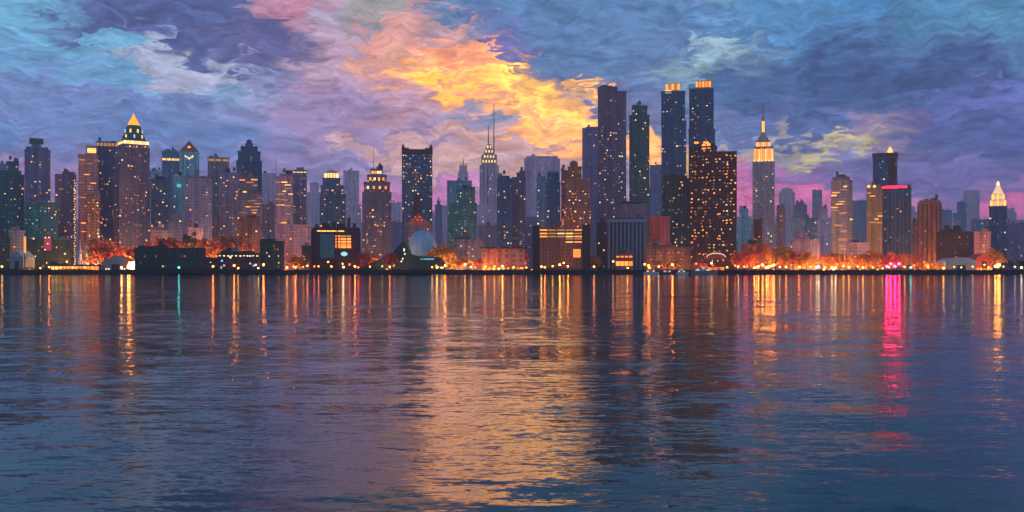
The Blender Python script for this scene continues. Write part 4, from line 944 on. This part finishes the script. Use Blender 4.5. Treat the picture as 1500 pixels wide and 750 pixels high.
finger('dark timber pier standing out from the shore below the small blue gabled shed', 8, 66, 1168)
finger('broad dark timber pier below the dark green terminal', 206, 300, 1172)
finger('dark timber pier below the white lit pier building', 322, 404, 1174)
finger('dark timber pier below the dark sloping hall and blue dome', 556, 634, 1170)
finger('short dark timber pier below the gold banded hall', 800, 838, 1180)
# the quay's own landing stage for them
tag(MB().box(wx(940, 1192), wx(1056, 1192), 1189, 1193.5, -.6, .7).obj('landing_stage', M['quay']), 'low dark landing stage behind the row of moored yachts', 'jetty')

# ------------------------------------------------------------------ sky
SUN_AZ, SUN_EL = R(-1.2), R(7)
w = bpy.data.worlds.new('World'); S.world = w; w.use_nodes = True
nt = NT(w.node_tree); bg = nt.n['Background']
tc = nt.new('ShaderNodeTexCoord')
sp = nt.new('ShaderNodeSeparateXYZ'); nt.link(tc.outputs['Generated'], sp.inputs[0])
az = nt.math('ARCTAN2', sp.outputs[0], sp.outputs[1]); el = nt.math('ARCSINE', sp.outputs[2])
DEG = 57.29578
cb = nt.new('ShaderNodeCombineXYZ')
nt.link(nt.math('MULTIPLY', az, DEG), cb.inputs[0]); nt.link(nt.math('MULTIPLY', el, DEG), cb.inputs[1])
P0 = cb.outputs[0]                                            # (azimuth, elevation) in degrees
def A(px): return math.degrees(math.atan((px - HX) / F))
def EL(py, px=HX): return math.degrees(math.atan((HY - py) / F * math.cos(math.atan((px - HX) / F))))
def noise(vec, scale, rot, detail, rough=.55, dist=0.0, sc=(1, 1, 1)):
    mp = nt.new('ShaderNodeMapping'); mp.inputs['Rotation'].default_value = (0, 0, rot); mp.inputs['Scale'].default_value = sc
    nt.link(vec, mp.inputs[0])
    nz = nt.new('ShaderNodeTexNoise'); nz.noise_dimensions = '2D'; nz.inputs['Scale'].default_value = scale; nz.inputs['Detail'].default_value = detail
    nz.inputs['Roughness'].default_value = rough; nz.inputs['Distortion'].default_value = dist
    nt.link(mp.outputs[0], nz.inputs['Vector']); return nz
def vmath(op, a, b_):
    nd = nt.new('ShaderNodeVectorMath', operation=op); nt.link(a, nd.inputs[0])
    if isinstance(b_, tuple): nd.inputs[1].default_value = b_
    else: nt.link(b_, nd.inputs[1])
    return nd.outputs[0]
n1 = noise(P0, .32, R(25), 3, .5, .4)
n2 = noise(P0, 1.3, R(32), 3, .55, .4, (.45, 1.5, 1))
P1 = vmath('ADD', P0, vmath('MULTIPLY', vmath('SUBTRACT', n1.outputs['Color'], (.5, .5, .5)), (3.0, 2.0, 0)))
P = vmath('ADD', P1, vmath('MULTIPLY', vmath('SUBTRACT', n2.outputs['Color'], (.5, .5, .5)), (3.2, 1.7, 0)))
def daub(vec, scale, rot, sc, sm=.25):
    mp = nt.new('ShaderNodeMapping'); mp.inputs['Rotation'].default_value = (0, 0, rot); mp.inputs['Scale'].default_value = sc; nt.link(vec, mp.inputs[0])
    vo = nt.new('ShaderNodeTexVoronoi'); vo.voronoi_dimensions = '2D'; vo.feature = 'SMOOTH_F1'; vo.inputs['Scale'].default_value = scale; vo.inputs['Smoothness'].default_value = sm
    nt.link(mp.outputs[0], vo.inputs['Vector']); return vo
v1 = daub(P, .62, R(24), (.55, 1.5, 1)); v2 = daub(P, 1.5, R(14), (.5, 1.5, 1))
P = vmath('ADD', P, vmath('MULTIPLY', vmath('SUBTRACT', v1.outputs['Color'], (.5, .5, .5)), (2.6, 1.5, 0)))
P = vmath('ADD', P, vmath('MULTIPLY', vmath('SUBTRACT', v2.outputs['Color'], (.5, .5, .5)), (1.2, .7, 0)))
# clear sky by elevation
ramp = nt.new('ShaderNodeValToRGB'); spP = nt.new('ShaderNodeSeparateXYZ'); nt.link(P, spP.inputs[0])
nt.link(nt.math('DIVIDE', spP.outputs[1], 40), ramp.inputs[0])
stops = [(0, (150, 104, 176)), (.05, (206, 128, 190)), (.085, (150, 124, 188)), (.12, (112, 124, 186)), (.18, (94, 126, 184)), (.28, (86, 130, 180)), (.40, (70, 118, 170)), (.7, (44, 70, 118)), (1, (34, 54, 96))]
cr_ = ramp.color_ramp
while len(cr_.elements) < len(stops): cr_.elements.new(.5)
for e_, (t, c) in zip(cr_.elements, stops): e_.position = t; e_.color = (*lin(c), 1)
sky = nt.new('ShaderNodeTexSky'); sky.sky_type = 'NISHITA'; sky.sun_disc = False; sky.sun_elevation = SUN_EL; sky.sun_rotation = SUN_AZ
col = nt.mix(.004, ramp.outputs[0], sky.outputs[0], 'ADD')
# cloud banks and lit breaks: (px, py, rx, ry, tilt deg (down to the right), colour, cover)
CL = [
 (60, 70, 260, 120, 5, (110, 172, 208), .9), (30, 120, 120, 60, 0, (100, 158, 204), .7), (110, 200, 240, 50, 0, (104, 138, 192), .6), (170, 140, 260, 50, 15, (108, 150, 196), .7),
 (330, 56, 310, 84, 22, (84, 94, 144), 1.0), (250, 20, 200, 50, 8, (82, 96, 146), .9), (430, 110, 150, 70, 40, (96, 98, 146), .9),
 (300, 112, 110, 34, 22, (172, 176, 204), .9), (218, 76, 70, 22, 25, (168, 176, 204), .7), (390, 160, 110, 44, 10, (106, 154, 196), .8),
 (280, 190, 420, 46, 4, (116, 134, 190), .8), (50, 245, 150, 34, 0, (164, 122, 170), .7), (340, 240, 240, 28, 0, (140, 124, 180), .6), (180, 205, 300, 34, 0, (100, 132, 188), .7),
 (470, 12, 110, 48, 15, (196, 136, 160), .9), (565, 12, 60, 30, 0, (146, 148, 142), .8), (515, 55, 66, 40, 20, (142, 162, 190), .8),
 (545, 130, 130, 90, 30, (188, 156, 178), .9), (530, 195, 200, 60, 14, (158, 138, 182), .9),
 (592, 58, 62, 44, -30, (224, 140, 122), .95), (640, 62, 90, 54, 20, (206, 152, 150), .9), (615, 104, 84, 40, 28, (220, 162, 146), .85),
 (850, 110, 200, 80, 25, (106, 112, 156), .9), (720, 75, 40, 60, 10, (112, 102, 164), .8), (775, 130, 90, 34, 18, (150, 120, 150), .7),
 (692, 122, 100, 40, 30, (255, 180, 90), .95), (752, 145, 165, 46, 16, (255, 194, 86), 1.0), (835, 184, 140, 40, 20, (255, 188, 108), 1.0), (760, 136, 90, 26, 14, (255, 218, 110), 1.0), (690, 128, 50, 16, 30, (255, 206, 110), .9), (850, 172, 60, 12, 22, (255, 214, 140), .8), (590, 150, 80, 30, 28, (196, 150, 168), .7),
 (806, 122, 70, 20, 16, (212, 164, 104), .7), (880, 212, 80, 36, 20, (250, 190, 112), .9), (700, 165, 80, 16, 16, (226, 160, 130), .8), (790, 162, 60, 10, 20, (224, 170, 130), .7), (660, 92, 60, 24, 30, (222, 140, 130), .7), (640, 232, 150, 28, 4, (226, 178, 170), .8), (760, 218, 120, 22, 8, (222, 168, 158), .8), (962, 252, 50, 36, 0, (244, 188, 124), .9),
 (600, 330, 210, 70, 0, (226, 134, 196), .8), (900, 40, 260, 80, 10, (84, 124, 170), .8), (985, 90, 90, 60, 0, (96, 126, 174), .7),
 (1090, 84, 130, 46, -14, (160, 192, 206), .95), (1130, 28, 80, 46, 60, (128, 168, 190), .7), (1240, 50, 200, 70, 5, (74, 128, 180), .9), (1440, 30, 150, 50, 0, (80, 132, 170), .8),
 (1260, 150, 280, 74, 6, (66, 96, 144), .95), (1400, 110, 170, 64, 15, (74, 100, 150), .85), (1300, 110, 160, 30, 14, (58, 84, 132), .7), (1470, 165, 120, 50, 0, (100, 114, 184), .8), (1180, 190, 150, 30, 0, (92, 110, 166), .7),
 (1215, 216, 120, 17, -2, (180, 168, 158), .7), (1225, 218, 60, 8, 0, (214, 196, 128), .7), (1090, 246, 60, 22, 0, (204, 180, 140), .6), (1330, 214, 110, 26, 10, (146, 128, 164), .8),
 (1430, 224, 140, 56, 0, (76, 92, 148), .85), (1110, 285, 130, 44, 0, (238, 120, 180), .9), (1180, 262, 130, 24, 0, (150, 116, 176), .7), (1480, 312, 90, 40, 0, (236, 118, 180), .9), (1350, 270, 160, 36, 0, (118, 112, 178), .8)]
lastfac = None
for (px_, py_, rx, ry, tilt, c, cov) in CL:
    mp = nt.new('ShaderNodeMapping'); mp.vector_type = 'TEXTURE'
    k = math.degrees(1 / F)
    mp.inputs['Location'].default_value = (A(px_), EL(py_, px_), 0); mp.inputs['Rotation'].default_value = (0, 0, R(-tilt)); mp.inputs['Scale'].default_value = (rx * k * 1.2, ry * k * 1.3, 1)
    nt.link(P, mp.inputs[0])
    gr = nt.new('ShaderNodeTexGradient', gradient_type='SPHERICAL'); nt.link(mp.outputs[0], gr.inputs[0])
    mr = nt.new('ShaderNodeMapRange', interpolation_type='SMOOTHSTEP'); mr.inputs[1].default_value = 0; mr.inputs[1].default_value = .06; mr.inputs[2].default_value = .5; mr.inputs[4].default_value = cov
    nt.link(gr.outputs['Fac'], mr.inputs[0])
    cc = lin(c); warmth = 1.3 if c[0] > 244 else 1.0
    col = nt.mix(mr.outputs[0], col, (cc[0] * (1.75 if warmth > 1 else 1), cc[1] * (1.28 if warmth > 1 else 1), cc[2] * (1.1 if warmth > 1 else 1)))
# wispy strokes of cloud
n3 = noise(P1, 1.3, R(26), 5, .58, .2, (.4, 1.5, 1))
sh = nt.new('ShaderNodeMapRange'); sh.inputs[1].default_value = .3; sh.inputs[2].default_value = .7; sh.inputs[3].default_value = .78; sh.inputs[4].default_value = 1.2; nt.link(n3.outputs[0], sh.inputs[0])
n4 = noise(P1, 4.0, R(18), 5, .65, .2, (.3, 1.5, 1))
sh4 = nt.new('ShaderNodeMapRange'); sh4.inputs[1].default_value = .3; sh4.inputs[2].default_value = .7; sh4.inputs[3].default_value = .87; sh4.inputs[4].default_value = 1.14; nt.link(n4.outputs[0], sh4.inputs[0])
hs = nt.new('ShaderNodeVectorMath', operation='SCALE'); nt.link(col, hs.inputs[0]); vs_ = nt.new('ShaderNodeSeparateColor'); nt.link(v2.outputs['Color'], vs_.inputs[0])
nt.link(nt.math('MULTIPLY', nt.math('MULTIPLY', sh.outputs[0], sh4.outputs[0]), nt.math('MULTIPLY_ADD', vs_.outputs[2], .26, .87)), hs.inputs[3])
bk = nt.new('ShaderNodeMapRange'); bk.inputs[1].default_value = .2; bk.inputs[2].default_value = -.6; bk.inputs[3].default_value = 0; bk.inputs[4].default_value = 1; nt.link(sp.outputs[1], bk.inputs[0])  # unseen sky behind the camera made pale to brighten the facades
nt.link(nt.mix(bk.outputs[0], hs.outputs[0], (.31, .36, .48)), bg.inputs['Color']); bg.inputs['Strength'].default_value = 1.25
w.cycles.sampling_method = 'MANUAL'; w.cycles.sample_map_resolution = 512
# sun low behind the cloud over the city
sd = bpy.data.lights.new('sun', 'SUN'); sd.energy = .028; sd.angle = R(9); sd.color = (1, .38, .085)
so = bpy.data.objects.new('sun', sd); COL.objects.link(so)
d_ = Vector((math.sin(SUN_AZ) * math.cos(SUN_EL), math.cos(SUN_AZ) * math.cos(SUN_EL), math.sin(SUN_EL)))
so.rotation_euler = (-d_).to_track_quat('-Z', 'Y').to_euler()

# ------------------------------------------------------------------ air
HAZE = 1.4e-4
mhz = MB().box(-5400, 5400, -1700, 7100, -4.5, 345)
hm = bpy.data.materials.new('evening_haze'); hm.use_nodes = True; hn = NT(hm.node_tree)
hn.n.remove(hn.n['Principled BSDF'])
pv = hn.new('ShaderNodeVolumePrincipled'); pv.inputs['Color'].default_value = (.74, .79, .99, 1); pv.inputs['Density'].default_value = HAZE; pv.inputs['Anisotropy'].default_value = .2
hn.link(pv.outputs[0], hn.n['Material Output'].inputs['Volume'])
tag(mhz.obj('haze', hm), 'thin violet evening haze lying over river and city', 'haze', kind='stuff')

# ------------------------------------------------------------------ render
S.view_settings.view_transform = 'Standard'; S.view_settings.look = 'None'; S.view_settings.gamma = 1; S.view_settings.exposure = 0
S.view_settings.use_curve_mapping = False
S.render.engine = 'CYCLES'
C_ = S.cycles
C_.max_bounces = 5; C_.diffuse_bounces = 2; C_.glossy_bounces = 3; C_.transmission_bounces = 2; C_.volume_bounces = 0
C_.sample_clamp_indirect = 4; C_.sample_clamp_direct = 0; C_.caustics_reflective = False; C_.caustics_refractive = False
C_.use_denoising = True
for o in list(S.objects):
    if o.type == 'EMPTY' and not o.children: bpy.data.objects.remove(o)
for o in S.objects:
    if o.parent is None and o.get('label') and not 4 <= len(o['label'].split()) <= 16: print('LABEL', len(o['label'].split()), o['label'])
print('objects lamps', len(lamps), 'trees', len(trees)); print('objects', len(S.objects), 'top', sum(1 for o in S.objects if o.parent is None))
